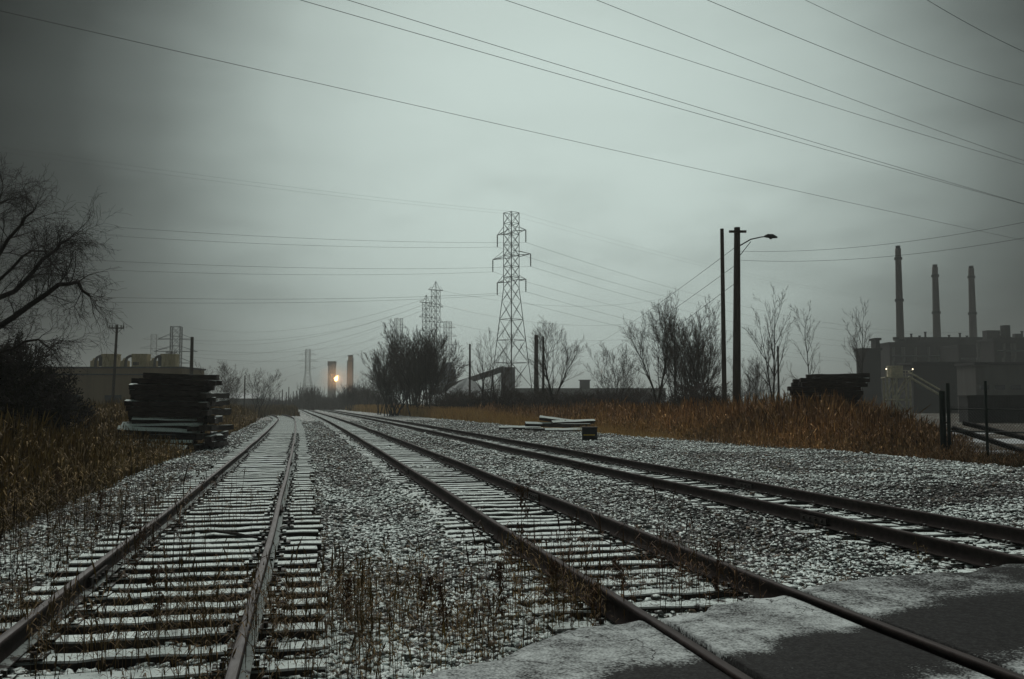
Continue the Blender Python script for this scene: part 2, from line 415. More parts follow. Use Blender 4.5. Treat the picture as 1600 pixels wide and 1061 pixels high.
# ground profile of the ballast
def gz(X, Y):
    X = np.asarray(X, float); Y = np.asarray(Y, float)
    z = np.full(np.broadcast(X, Y).shape, -0.06)
    for i, (a, b, df) in enumerate(TR):
        c = (a + b) / 2 + df(Y)
        inn = np.clip(1.45 - np.abs(X - c), 0, 0.2) / 0.2
        z = z + inn * (-0.035 if i == 0 else -0.006)
        z = z + inn * 0.075 * (vnoise(X, Y, 1.7, 8 + i) - .5)
        if i: z = z + 0.05 * np.exp(-((X - c + 1.25) / 0.35) ** 2)
    z = z + 0.05 * (vnoise(X, Y, 1.3, 3) - .5) + 0.035 * (vnoise(X, Y, 0.23, 4) - .5) + 0.03 * (vnoise(X, Y, 0.09, 5) - .5)
    # drain between first and second track, ditch between second and third
    z = z - 0.10 * np.exp(-((X - dev(Y) - 1.15) / 0.45) ** 2) - 0.09 * np.exp(-((X - dev(Y) - 5.45) / 0.35) ** 2)
    # ballast edges fall away
    eL = -3.6 + devL(Y)
    z = z - 0.28 * np.clip((eL - X) / 1.2, 0, 1)
    z = z + 0.12 * np.clip((X - 9.6) / 3, 0, 1) - 0.32 * np.clip((X - 17.6) / 1.4, 0, 1)
    return z

# near sheet
ys = [1.5]
while ys[-1] < 330: ys.append(ys[-1] + max(0.045, ys[-1] * 0.0042))
ys = np.array(ys); ys = ys[ys > 3.0]
xs = np.concatenate([np.arange(-5.2, 10.2, 0.05), np.arange(10.2, 19.3, 0.09)])
XX, YY = np.meshgrid(xs, ys)
XXs = XX + dev(YY) * np.clip((YY - 60) / 60, 0, 1) * 0      # straight sheet
ZZ = gz(XXs, YY)
behind = YY < road_edge(XXs) - 0.35
ZZ = np.where(behind, -0.12, ZZ)
nr, nc = XX.shape
idx = np.arange(nr * nc).reshape(nr, nc)
Fc = np.stack([idx[:-1, :-1], idx[:-1, 1:], idx[1:, 1:], idx[1:, :-1]], -1).reshape(-1, 4)
sn = 0.63 + 0.0 * XX
c1 = (TR[0][0] + TR[0][1]) / 2 + devL(YY)
sn = np.where(np.abs(XX - c1) < 1.35, 0.72, sn)
c2 = (TR[1][0] + TR[1][1]) / 2 + dev(YY)
sn = np.where(np.abs(XX - c2) < 1.35, 0.74, sn)
sn += 0.10 * np.clip((YY - 15) / 25, 0, 1) * (np.abs(XX - c1) < 1.35)
sn -= 0.10 * np.clip((YY - 20) / 30, 0, 1) * (np.abs(XX - c1) > 1.35)
sn -= 0.30 * np.exp(-((XX - dev(YY) - 5.3) / 0.30) ** 2)
sn -= 0.12 * np.clip((XX - 9.5) / 2, 0, 1) * np.clip((40 - YY) / 15, 0, 1)
sn -= 0.10 * np.clip((-3 - XX) / 1, 0, 1)
sn += 0.06 * np.clip((XX - 12) / 2, 0, 1)
cshade = np.clip((XX - 4.2) / 3, 0, 1) * np.clip((22 - YY) / 8, 0, 1)  # mask for the corner darkening painted into the gravel
EL = -5.2 + devL(YY) * 0
o = npmesh('ballast', np.stack([XXs, YY, ZZ], -1).reshape(-1, 3), Fc, [M['ballast']], smooth=True, attrs={'snow': sn.ravel(), 'corner_shade': cshade.ravel()})
tag(o, kind='structure')

# wide ground to the horizon
gx = np.concatenate([-np.geomspace(1400, 6, 26), [-2], [8], [17], np.geomspace(21, 1400, 26)])
gy = np.concatenate([[-1000, -300, -100, -40, -15], np.geomspace(2, 2400, 60)])
GX, GY = np.meshgrid(gx, gy)
GZ = np.full(GX.shape, -0.27) + 0.10 * (vnoise(GX, GY, 9, 12) - .5)
id2 = np.arange(GX.size).reshape(GX.shape)
F2 = np.stack([id2[:-1, :-1], id2[:-1, 1:], id2[1:, 1:], id2[1:, :-1]], -1).reshape(-1, 4)
o = npmesh('ground', np.stack([GX, GY, GZ], -1).reshape(-1, 3), F2, [M['ground']], smooth=True)
tag(o, kind='structure')

# road over the crossing, in strips that leave the flangeways beside each rail open
def road():
    rl = [x for t in TR for x in t[:2]]
    cuts = [-14.0]
    for i, x in enumerate(rl):
        inner = 1 if i % 2 == 0 else -1          # gauge side
        lo = x - (0.05 if inner == 1 else 0.13); hi = x + (0.13 if inner == 1 else 0.05)
        cuts += [lo, hi]
    cuts.append(22.0)
    V = []; Fs = []; S = []
    for a, b in zip(cuts[0::2], cuts[1::2]):
        nx = max(2, int((b - a) / 0.05)); X = np.linspace(a, b, nx + 1)
        T = np.concatenate([[0, 0.0], np.geomspace(0.03, 14, 90)])
        o0 = len(V)
        for j, t in enumerate(T):
            e = road_edge(X) + 0.16 * (vnoise(X, X * 0, 0.55, 21) - .5) + 0.12 * (vnoise(X, X * 0 + 3, 0.17, 22) - .5) + 0.06 * (vnoise(X, X * 0 + 9, 0.06, 25) - .5)
            Y = e - t
            z = RAILTOP - 0.02 + 0.012 * (vnoise(X, Y, 0.6, 23) - .5) + 0 * X
            if a > 3.9 and b < 7: z = z + 0.02
            z = z - 0.05 * np.exp(-t / 0.07) * (t >= 0) + 0.02 * (vnoise(X, Y, 0.25, 24) - .5) * math.exp(-t / .5)
            if j == 0: z = z - 0.20; Y = Y + 0.06
            # snow: strips beside the rails, bare wheel tracks across
            along = t + 0.0
            s = 0.56 - 0.22 * np.clip((X - 4) / 3, 0, 1) - .2 * min(1, max(0, t - .9) / .5) + .30 * math.exp(-((t - 2.6) / .3) ** 2)
            for q, r_ in enumerate(rl):
                inner = 1 if q % 2 == 0 else -1
                dd = (X - r_) * inner
                s = np.where((dd > 0) & (dd < 0.46 + .05 * vnoise(X, Y * 1.0, .3, 28)), 0.72, s)
            s = s - 0.95 * np.exp(-((t - 1.75 - .12 * math.sin(t * 3)) / 0.48) ** 4) - 0.7 * np.exp(-((t - 3.4) / 0.5) ** 4)
            s = s + 0.12 * (vnoise(X * .4 + Y * .9, X * 0.02, .07, 27) - .5)
            s = s - 0.55 * np.clip((t - 3.6) / 1.2, 0, 1)
            s = s - 0.30 * np.clip((X - 4.0) / 2.0, 0, 1)  # snow thinned to the right, painting vignette darkness into the road
            for x_, y_, z_, s_ in zip(X, Y, z, s):
                V.append((x_, y_, z_)); S.append(s_)
        n1 = nx + 1
        for j in range(len(T) - 1):
            for i in range(nx):
                Fs.append((o0 + j * n1 + i, o0 + j * n1 + i + 1, o0 + (j + 1) * n1 + i + 1, o0 + (j + 1) * n1 + i))
        # strip sides down into the flangeway
        for i in (0, nx):
            oo = len(V)
            for j in range(len(T)):
                x_, y_, z_ = V[o0 + j * n1 + i]
                V.append((x_, y_, z_ - 0.12)); S.append(-0.5)
            for j in range(len(T) - 1):
                Fs.append((o0 + j * n1 + i, o0 + (j + 1) * n1 + i, oo + j + 1, oo + j))
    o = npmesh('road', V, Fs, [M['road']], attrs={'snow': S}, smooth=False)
    tag(o, kind='structure')
road()

# ------------------------------------------------------------ tracks
def rail_mesh(x0, df, parent, snowfoot):
    H = 0.175
    prof = [(-.07, 0), (-.07, .012), (-.012, .028), (-.009, .125), (-.034, .137), (-.036, .166), (-.028, H), (.028, H), (.036, .166), (.034, .137), (.009, .125), (.012, .028), (.07, .012), (.07, 0)]
    zs = RAILTOP - H
    Y = np.concatenate([np.arange(-9, 60, 1.5), np.arange(60, 120, 3), np.arange(120, 341, 6)])
    X = x0 + df(Y) + 0.006 * np.sin(Y * 0.7 + x0)
    sg = np.gradient(X, Y)
    n = len(prof); V = []
    for x, y, s in zip(X, Y, sg):
        for a, b in prof: V.append((x + a, y - a * s, zs + b + 0.006 * math.sin(y * 0.5 + x0 * 2)))
    Fs = []; mi = []
    for i in range(len(Y) - 1):
        for j in range(n):
            Fs.append((i * n + j, i * n + (j + 1) % n, (i + 1) * n + (j + 1) % n, (i + 1) * n + j))
            mi.append(1 if j == 6 else (2 if j in (1, 11, 0, 12) else 0))
    r = npmesh('rail', V, Fs, [M['rail'], M['rail_top'] if snowfoot else M['rail_dark_top'], M['rail_foot'] if snowfoot else M['rail']], parent, mi=mi)
    return r

def sleeper_mesh(name, length, mats, wig, metal=True):
    """one sleeper centred on 0, top at z=0, with its tie plates and spikes"""
    b = MB()
    n = 14; W = 0.115
    rows = []
    for i in range(n + 1):
        x = -length / 2 + length * i / n
        e1 = random.uniform(-wig, wig); e2 = random.uniform(-wig, wig); dz = random.uniform(-wig, wig) * 0.5
        rows.append([(x, -W + e1, -.17), (x, -W + e1, -.012 + dz), (x, -W + e1 + .016, dz), (x, W + e2 - .016, dz), (x, W + e2, -.012 + dz), (x, W + e2, -.17)])
    V = [p for r in rows for p in r]
    Fs = [(i * 6 + j, (i + 1) * 6 + j, (i + 1) * 6 + j + 1, i * 6 + j + 1) for i in range(n) for j in range(5)]
    Fs += [tuple(range(6)), tuple(n * 6 + j for j in range(5, -1, -1))]
    b.add(V, Fs)
    if metal:
        for s in (-0.754, 0.754):
            b.box((s, 0, 0.006), (0.34, 0.19, 0.018), mi=1)
            for dx in (-.105, .105):
                for dy in (-.05, .06):
                    b.box((s + dx, dy + random.uniform(-.01, .01), 0.03), (0.035, 0.03, 0.045), mi=1)
    me = bpy.data.meshes.new(name); me.from_pydata(b.v, [], b.f); me.polygons.foreach_set('material_index', b.m); me.update()
    for m in mats: me.materials.append(m)
    return me

tl = ['snow dusted railway track beside the dark reeds, sleepers showing like ladder rungs',
      'middle railway track with rust brown rails and snowy sleepers running onto the asphalt crossing',
      'railway track farthest from the dark reeds, beside the open gravel lot']
for k, (a, b, df) in enumerate(TR):
    t = thing('railway_track', tl[k], 'railway track', ((a + b) / 2, 0, 0), group='railway tracks in the snow')
    inv = Matrix.Translation((-(a + b) / 2, 0, 0))
    for x0 in (a, b):
        r = rail_mesh(x0, df, t, k == 0); r.matrix_parent_inverse = inv
        if k == 0: tag(r, 'pale wet topped rail with snow along its foot')
        for jy in ((9.6, 21.5, 33.0) if x0 == a else (14.9, 26.2, 38.0)):
            jb = MB()
            for s in (-1, 1):
                jb.box((x0 + df(jy) + s * .03, jy + k * 1.3, RAILTOP - .095), (.028, .7, .085))
                for q in range(4): jb.box((x0 + df(jy) + s * .052, jy + k * 1.3 - .24 + q * .16, RAILTOP - .095), (.03, .035, .035))
            jb.build('joint_bar', M['iron'], r).matrix_parent_inverse = Matrix.Identity(4)
    protos = [sleeper_mesh('sleeper', random.uniform(2.5, 2.68), [M['sleeper'] if k == 0 else M['sleeper2'], M['plate']], random.uniform(.008, .022)) for _ in range(16)]
    y = {0: 5.6, 1: 6.45, 2: 8.6}[k]; cnt = 0
    y = float(road_edge((a + b) / 2 - 1.2)) + 0.15
    far = []
    while y < 330:
        x = (a + b) / 2 + float(df(y)) + random.uniform(-.07, .07)
        ang = random.gauss(0, 0.028)
        if float(road_edge(x + 1.3)) < y + 0.1 or True:
            if cnt < 100:
                s = bpy.data.objects.new('sleeper', random.choice(protos)); COL.objects.link(s)
                s.parent = t; s.location = (x - (a + b) / 2, y, (0.005 if k == 0 else -0.012) + random.uniform(-.012, .006)); s.rotation_euler = (random.gauss(0, .01), 0, ang)
            else:
                far.append((x, y))
            cnt += 1
        y += random.gauss(0.515, 0.045)
    fb = MB()
    for x, yy in far: fb.box((x - (a + b) / 2, yy, -0.07), (2.6, .23, .155))
    for q_ in ((-.754, .754) if True else ()): fb.box((x - (a + b) / 2 + q_, yy, 0.018), (.30, .17, .03), mi=1)
    fs = fb.build('sleeper', [M['sleeper'] if k == 0 else M['sleeper2'], M['plate']], t); fs['kind'] = 'stuff'

# loose ballast stones near the camera
def stones():
    base = np.array([[-1, -1, -1], [1, -1, -1], [1, 1, -1], [-1, 1, -1], [-1, -1, 1], [1, -1, 1], [1, 1, 1], [-1, 1, 1]]) * 0.6
    fcs = np.array([(3, 2, 1, 0), (4, 5, 6, 7), (0, 1, 5, 4), (1, 2, 6, 5), (2, 3, 7, 6), (3, 0, 4, 7)])
    n = 460000
    D = np.exp(rng.uniform(math.log(5.2), math.log(95), n * 1)) 
    # screen-uniform-ish spread over depth, density falls as 1/D^2
    lat = rng.uniform(-0.66, 0.74, n) * D
    X = lat * RT[0] + D * FW[0]; Y = lat * RT[1] + D * FW[1]
    keep = (X > -4.6) & (X < 17.5) & (Y > road_edge(X) + 0.12)
    # thin out: fewer on the first track's snowy cribs, none standing on the sleepers
    c1 = (TR[0][0] + TR[0][1]) / 2 + devL(Y)
    keep &= ~((np.abs(X - c1) < 1.28) & (rng.random(n) < np.where(D > 18, .97, .75)))
    c2 = (TR[1][0] + TR[1][1]) / 2 + dev(Y)
    keep &= ~((np.abs(X - c2) < 1.28) & (rng.random(n) < 0.85))
    c3 = (TR[2][0] + TR[2][1]) / 2 + dev(Y)
    keep &= ~((np.abs(X - c3) < 1.28) & (rng.random(n) < 0.85))
    X, Y, D = X[keep], Y[keep], D[keep]; k = len(X)
    r = np.clip(rng.lognormal(math.log(0.021), 0.38, k), .009, .042) * (1 + D / 60)
    z = gz(X, Y) + r * 0.3
    V = base[None] * (1 + rng.uniform(-.42, .42, (k, 8, 3)))
    V[..., 2] *= 0.72
    a = rng.uniform(0, 6.28, k); b = rng.uniform(-.7, .7, k)
    ca, sa, cb, sb = np.cos(a)[:, None], np.sin(a)[:, None], np.cos(b)[:, None], np.sin(b)[:, None]
    x, y, zz = V[..., 0] * cb - V[..., 2] * sb, V[..., 1], V[..., 0] * sb + V[..., 2] * cb
    x, y = x * ca - y * sa, x * sa + y * ca
    V = np.stack([x, y, zz], -1) * r[:, None, None] + np.stack([X, Y, z], -1)[:, None, :]
    g = rng.uniform(0.05, 0.19, k); tint = rng.uniform(0, 1, k)
    g = g * (1 - 0.6 * np.clip((X - 4.2) / 3, 0, 1) * np.clip((22 - Y) / 8, 0, 1))  # same corner darkening painted into the stone colours
    colr = np.stack([g * (0.98 + 0.35 * (tint > .93)), g, g * (0.95 - .25 * (tint > .85)), np.clip(rng.normal(0.71, 0.2, k) + 0.55 * (vnoise(X, Y, 0.9, 31) - .5) + 0.5 * (vnoise(X, Y, 3.1, 33) - .5), 0, 1)], -1)
    colr = np.repeat(colr[:, None, :], 8, 1).reshape(-1, 4)
    Fx = (np.arange(k) * 8)[:, None, None] + fcs[None]
    o = npmesh('ballast_stones', V.reshape(-1, 3), Fx.reshape(-1, 4), [M['stone']], col=colr)
    tag(o, 'loose grey ballast stones tipped with snow between the tracks', 'gravel', kind='stuff')
stones()

# ------------------------------------------------------------ dry reeds and weeds
def blades(name, X, Y, Z, Hh, Wd, colr, lean=0.12, plume=0.0, leaves=0):
    k = len(X)
    lean = lean * np.where(rng.random(k) < .15, 2.6, 1.0)
    a = rng.uniform(0, 6.28, k); la = rng.uniform(0, 6.28, k); ln = np.abs(rng.normal(0, lean, k)) * Hh
    ux, uy = np.cos(a) * Wd / 2, np.sin(a) * Wd / 2
    lx, ly = np.cos(la) * ln, np.sin(la) * ln
    def pt(f, s, wf=1.0, zf=None):
        return np.stack([X + lx * f * f + ux * s * wf, Y + ly * f * f + uy * s * wf, Z + Hh * f], -1)
    Vs = [pt(0, -1), pt(0, 1), pt(.5, -1, .85), pt(.5, 1, .85), pt(1, -1, .25), pt(1, 1, .25)]
    Fl = [(0, 1, 3, 2), (2, 3, 5, 4)]
    cols = [colr * .8, colr * .8, colr, colr, colr * 1.05, colr * 1.05]
    if plume > 0:
        o = len(Vs); w = plume
        has = (rng.random(k) < 0.6).astype(float)
        ww = w * has / np.maximum(Wd, 1e-4)
        Vs += [pt(.84, -1, ww * .5), pt(.84, 1, ww * .5), pt(.93, -1, ww), pt(.93, 1, ww), pt(1.03, -1, ww * .2), pt(1.03, 1, ww * .2)]
        Fl += [(o, o + 1, o + 3, o + 2), (o + 2, o + 3, o + 5, o + 4)]
        cols += [colr * .8] * 6
    for q in range(leaves):
        o = len(Vs); f = rng.uniform(.3, .8, k); b = rng.uniform(0, 6.28, k); l2 = rng.uniform(.15, .32, k) * Hh
        cx, cy = np.cos(b), np.sin(b)
        P0 = np.stack([X + lx * f * f, Y + ly * f * f, Z + Hh * f], -1)
        P1 = P0 + np.stack([cx * l2 * .5, cy * l2 * .5, l2 * .35], -1)
        P2 = P0 + np.stack([cx * l2, cy * l2, l2 * rng.uniform(-.2, .4, k)], -1)
        pz = np.stack([-cy * Wd * .7, cx * Wd * .7, 0 * X], -1)
        Vs += [P0 - pz * .5, P0 + pz * .5, P1 - pz, P1 + pz, P2 - pz * .1, P2 + pz * .1]
        Fl += [(o, o + 1, o + 3, o + 2), (o + 2, o + 3, o + 5, o + 4)]
        cols += [colr * .9] * 6
    m = len(Vs)
    V = np.stack(Vs, 1).reshape(-1, 3)
    C = np.stack(cols, 1).reshape(-1, 3); C = np.concatenate([C, np.ones((len(C), 1))], 1)
    Fx = (np.arange(k) * m)[:, None, None] + np.array(Fl)[None]
    return npmesh(name, V, Fx.reshape(-1, 4), [M['reed']], col=C)

def mixcol(k, a, b, v=0.25):
    t = rng.random(k)[:, None]; c = np.array(a)[None] * (1 - t) + np.array(b)[None] * t
    return c * (1 + rng.uniform(-v, v, (k, 1)))

def edgeR(Y):   # where the gravel stops and the reeds begin, right hand side
    return np.interp(Y, [24, 33, 54, 95, 140, 300], [18.6, 16.0, 15.0, 13.6, 12.2, 7.5])
def spread(n, y0, y1, fx, depth):
    Y = np.exp(rng.uniform(math.log(y0), math.log(y1), n))
    u = rng.random(n) ** 1.6
    return fx(Y), Y, u * depth * (0.6 + Y / 60)

# right: tall brown reeds, golden fringe of grass before them
n = 62000
ex, Y, off = spread(n, 24.5, 300, edgeR, 12)
X = ex + 0.5 + off + rng.normal(0, .25, n) + 0.9 * (vnoise(Y, Y * 0, 3.0, 41) - .5)
lat = X * RT[0] + Y * RT[1]; dd = X * FW[0] + Y * FW[1]; px = 800 + lat / dd * F
keep = (px < 1520 - 150 * rng.random(n) ** 2) & (px > 500)
X, Y, off = X[keep], Y[keep], off[keep]; k = len(X)
H = np.clip(0.75 + off * 0.42, 0, 2.0) * rng.uniform(.72, 1.15, k) * (0.72 + .55 * vnoise(X, Y, 4, 42))
px = px[keep]
H *= np.interp(Y, [25, 35, 60, 110, 200], [1.0, 1.05, 0.95, 0.72, 0.75])
H *= (0.62 + .6 * vnoise(X * .5, Y, 2.2, 45)) * np.interp(px, [500, 1300, 1400, 1470, 1520], [1, 1, .8, .45, .2])
Zs = np.full(k, -.25)
C = mixcol(k, (0.42, 0.235, 0.10), (0.16, 0.085, 0.045), .35)
gold = mixcol(k, (0.52, 0.34, 0.14), (0.34, 0.21, 0.09))
wg = np.clip(1.2 - off * 0.5, 0, 1) * np.clip((Y - 34) / 22, 0.12, 1)
wg = wg[:, None]; C = C * (1 - wg) + gold * wg
W = 0.011 + 0.00028 * Y
o = blades('reed_bed', X, Y, Zs, H, W, C * (rng.choice([.6, 1.1, 1.2, 1.7], len(X)) * (.55 + .95 * vnoise(X * .6, Y, 1.8, 46)))[:, None] * np.array([1.0, 1.06, 1.0]), 0.17, plume=0.05, leaves=1)
tag(o, 'tall dry brown reeds with golden fringe between open gravel and bare trees', 'reeds', kind='stuff')

# right: short golden grass along the gravel edge
n = 26000
Y = np.exp(rng.uniform(math.log(40), math.log(230), n)); X = edgeR(Y) + rng.uniform(-.3, 2.6, n) * (1 + Y / 90) * rng.random(n) + rng.normal(0, .2, n)
o = blades('dry_grass', X, Y, np.full(n, -.24), rng.uniform(.3, .85, n) * np.interp(Y, [40, 60, 90, 150], [.7, 1.1, 1.9, 2.0]), 0.014 + 0.0004 * Y, mixcol(n, (0.62, 0.42, 0.17), (0.42, 0.27, 0.11)), 0.25)
tag(o, 'short golden dead grass fringe between open gravel and brown reeds', 'grass', kind='stuff')

# scattered rusty clumps thinning out toward the fence
n = 9000
D = rng.uniform(25, 36, n); pxx = rng.uniform(1330, 1640, n); lt = (pxx - 800) / F * D
X = lt * RT[0] + D * FW[0]; Y = lt * RT[1] + D * FW[1]
keep = (vnoise(X, Y, 1.1, 71) > .45) & (X > 17.6 + 1.2 * vnoise(Y, Y * 0, 1, 72))
X, Y, pxx = X[keep], Y[keep], pxx[keep]; k = len(X)
o = blades('dry_grass', X, Y, np.full(k, -.26), rng.uniform(.2, .9, k) * np.interp(pxx, [1330, 1460, 1640], [1.3, .75, .35]), np.full(k, .012), mixcol(k, (0.34, 0.18, 0.07), (0.10, 0.075, 0.03), .4), .35, plume=.02, leaves=1)
tag(o, 'scattered rusty grass clumps before the dark gate post and fence', 'grass', kind='stuff')
# right verge by the fence: low dull green-brown grass
n = 22000
D = np.exp(rng.uniform(math.log(22), math.log(34), n)); lt = rng.uniform(.36, .60, n) * D
X = lt * RT[0] + D * FW[0]; Y = lt * RT[1] + D * FW[1]
keep = (X > 18.0 + (0.8 * vnoise(Y, Y * 0, 1, 44)))
X, Y = X[keep], Y[keep]; k = len(X)
o = blades('verge_grass', X, Y, np.full(k, -.26), rng.uniform(.08, .30, k), np.full(k, .016), mixcol(k, (0.075, 0.06, 0.02), (0.045, 0.045, 0.014)), 0.4)
tag(o, 'low olive brown grass verge below the chain link fence', 'grass', kind='stuff')

# left: reeds
def edgeL(Y): return -4.35 + devL(Y)
n = 60000
Y = np.exp(rng.uniform(math.log(8.5), math.log(135), n)); off = rng.random(n) ** 1.4 * (3.0 + Y * 0.28)
X = edgeL(Y) - off + rng.normal(0, .18, n) + 0.7 * (vnoise(Y, Y * 0, 2.0, 51) - .5)
keep = Y > 8.5
X, Y, off = X[keep], Y[keep], off[keep]; k = len(X)
H = np.clip(0.85 + off * 0.45, 0, 1.75) * rng.uniform(.65, 1.12, k) * (0.75 + .5 * vnoise(X, Y, 3, 52))
H *= np.interp(Y, [9, 25, 34, 46, 60, 110], [.84, .92, .66, .90, 1.05, 1.0])
C = mixcol(k, (0.34, 0.235, 0.085), (0.10, 0.07, 0.03), .4)
o = blades('reed_bed', X, Y, np.full(k, -.3), H, 0.009 + 0.0004 * Y, C, 0.13, plume=0.035, leaves=2)
tag(o, 'dense dark brown dry reeds around the tall sleeper stack and dark brush', 'reeds', kind='stuff')

n = 16000
Y = rng.uniform(128, 215, n); X = 0.6 + dev(Y) - rng.random(n) ** 1.3 * 34 * (Y / 150)
o = blades('reed_bed', X, Y, np.full(n, -.3), rng.uniform(.5, 1.5, n) * (.5 + vnoise(X, Y, 6, 55)), 0.02 + 0.0004 * Y, mixcol(n, (0.26, 0.18, 0.09), (0.12, 0.09, 0.05), .4), 0.15)
tag(o, 'far grey brown reeds swallowing the track beside the dark reeds where it bends away', 'reeds', kind='stuff')

# weeds: thin dry stalks scattered through the tracks
def weeds(name, label, xs, ys, n, h0, h1, c1, c2, lean=.16, wd=.006, pos=None):
    if pos is None:
        X = rng.uniform(*xs, n); Y = rng.uniform(*ys, n)
        keep = (vnoise(X, Y, 0.7, 61) > .42) & (Y > road_edge(X) + .25)
        X, Y = X[keep], Y[keep]
    else: X, Y = pos
    k = len(X)
    z = gz(X, Y)
    o = blades(name, X, Y, z, rng.uniform(h0, h1, k) * (0.6 + .8 * vnoise(X, Y, 1, 62)), np.full(k, wd), mixcol(k, c1, c2, .3), lean, leaves=3, plume=.014)
    tag(o, label, 'weeds', kind='stuff')
weeds('dry_weeds', 'thin brown weed stalks standing thickly before the track beside the dark reeds', (-4.4, 0.5), (5.6, 8.6), 1500, .18, .55, (0.180, 0.116, 0.042), (0.075, 0.050, 0.022))
weeds('dry_weeds', 'straggly dry weeds along the outer left rail and its snowy shoulder', (-4.6, -2.2), (7.5, 20), 1500, .2, .62, (0.180, 0.124, 0.042), (0.075, 0.054, 0.025))
weeds('dry_weeds', 'sparse dry stalks poking up between the rails of the left track', (-2.3, 0.3), (8, 19), 420, .12, .5, (0.195, 0.124, 0.042), (0.090, 0.054, 0.025))
weeds('dry_weeds', 'brown weeds in the gravel strip between left and middle track', (0.3, 2.3), (5.9, 9.6), 760, .14, .5, (0.225, 0.147, 0.042), (0.083, 0.054, 0.025))
weeds('dry_weeds', 'rusty weeds growing along and inside the middle track near the crossing', (2.0, 4.0), (6.6, 10.6), 300, .18, .48, (0.195, 0.109, 0.039), (0.090, 0.046, 0.022))
weeds('dry_weeds', 'sparse weeds in dark gravel between middle and right track', (4.0, 6.6), (8.0, 12), 110, .1, .26, (0.210, 0.139, 0.042), (0.090, 0.054, 0.025))

def weed_plant(px, pyb, h, label, kind=0):
    """a single tall weed: stem, branching seed heads"""
    v = pyb - 629; D = F * (1.69 + .05) / v; p = PG(px, D, 0); p[2] = float(gz(p[0], p[1])) - 0.01
    t = thing('weed_plant', label, 'weed', p, group='tall weeds by the tracks')
    st = []; hd = []
    q = np.array([0., 0, 0]); d = np.array([random.uniform(-.08, .08), random.uniform(-.08, .08), 1.])
    ns = 8
    for i in range(ns):
        d = d + np.array([random.gauss(0, .05), random.gauss(0, .05), 0]); d /= np.linalg.norm(d)
        q2 = q + d * h / ns; r = .0045 * (1 - .6 * i / ns)
        st.append([*q, *q2, r, r * .9])
        if i >= 3:
            for _ in range(3):
                a = random.uniform(0, 6.28); e = np.array([math.cos(a) * .5, math.sin(a) * .5, random.uniform(.5, 1.)]); e /= np.linalg.norm(e)
                l = random.uniform(.05, .15) * h; q3 = q + e * l
                st.append([*q, *q3, .0025, .0015])
                for c in range(8):
                    o_ = q3 + np.array([random.gauss(0, .012), random.gauss(0, .012), random.uniform(-.05, .03) * h])
                    hd.append([*o_, *(o_ + np.array([random.gauss(0, .006), random.gauss(0, .006), .016])), .007, .003])
        q = q2
    for c in range(40 if kind else 22):
        o_ = q + np.array([random.gauss(0, .013), random.gauss(0, .013), -random.random() * .2 * h])
        hd.append([*o_, *(o_ + np.array([random.gauss(0, .006), random.gauss(0, .006), .02])), .008, .003])
    segs_mesh('stem', st, [M['weed']], t); segs_mesh('seed_head', hd, [M['weedhead']], t)
M['weed'] = mat('dry_weed_stem', (0.14, 0.095, 0.045), None, 5, .9, 0)
M['weedhead'] = mat('rusty_seed_head', (0.10, 0.055, 0.03), (0.05, 0.03, 0.018), 30, .95, 0)
for px, pb, h, lb, kd in [
    (815, 912, .98, 'tallest branching weed, its bushy head rising above the far rail of the middle track', 1),
    (790, 985, .62, 'dark red brown weed stalk just outside the near rail of the middle track', 1),
    (856, 975, .55, 'dense seed-headed weed against the near rail of the middle track by the asphalt edge', 1),
    (1137, 925, .52, 'single upright weed beside the far rail of the middle track', 0),
    (1115, 925, .20, 'very short weed tuft on snow at the asphalt edge between the middle rails', 0),
    (700, 985, .5, 'yellowish weed in gravel left of the middle track', 0),
    (665, 960, .42, 'small tan weed at the left end of the gravel strip weeds', 0),
    (970, 935, .42, 'thin weed inside the middle track near the crossing', 0),
    (925, 960, .3, 'bushy low grass-like weed leaning on the near middle rail', 0),
    (545, 985, .45, 'weed with leaning seed head at the right end of the left track sleepers', 0),
    (150, 880, .85, 'tall thin weed crossing the outer left rail', 0),
    (215, 930, .8, 'double weed stem inside the outer left rail', 0),
    (322, 790, .75, 'lone dark weed stem halfway down the left track beside its outer rail', 0),
    (255, 1010, .6, 'dry weed in front of the left track near the picture bottom', 0),
    (105, 850, .95, 'tall brown weed on the snowy shoulder outside the left track', 0)]:
    weed_plant(px, pb, h, lb, kd)

weeds('tall_dry_weeds', 'tall thin dark weed stems standing along the outer rail of the track beside the dark reeds', (-4.4, -0.9), (5.8, 15), 520, .5, 1.05, (.10, .065, .03), (.045, .03, .018), lean=.1, wd=.007)
weeds('tall_dry_weeds', 'taller red brown weed stems crowding the near rail of the middle track', (1.1, 3.6), (6.2, 9.8), 130, .4, .85, (.11, .06, .03), (.05, .028, .016), lean=.1, wd=.007)
# fallen stick lying on the left track
s = MB(); a = P(322, 826, F * 1.66 / (826 - 629)); b_ = P(410, 839, F * 1.66 / (839 - 629))
a[2] = b_[2] = 0.035
m_ = (a + b_) / 2 + np.array([0, .02, .01])
s.ring([a, m_, b_], [.014, .02, .012], 6)
tag(s.build('fallen_branch', M['barkdk']), 'dark broken stick lying across snowy sleepers of the left track', 'stick')

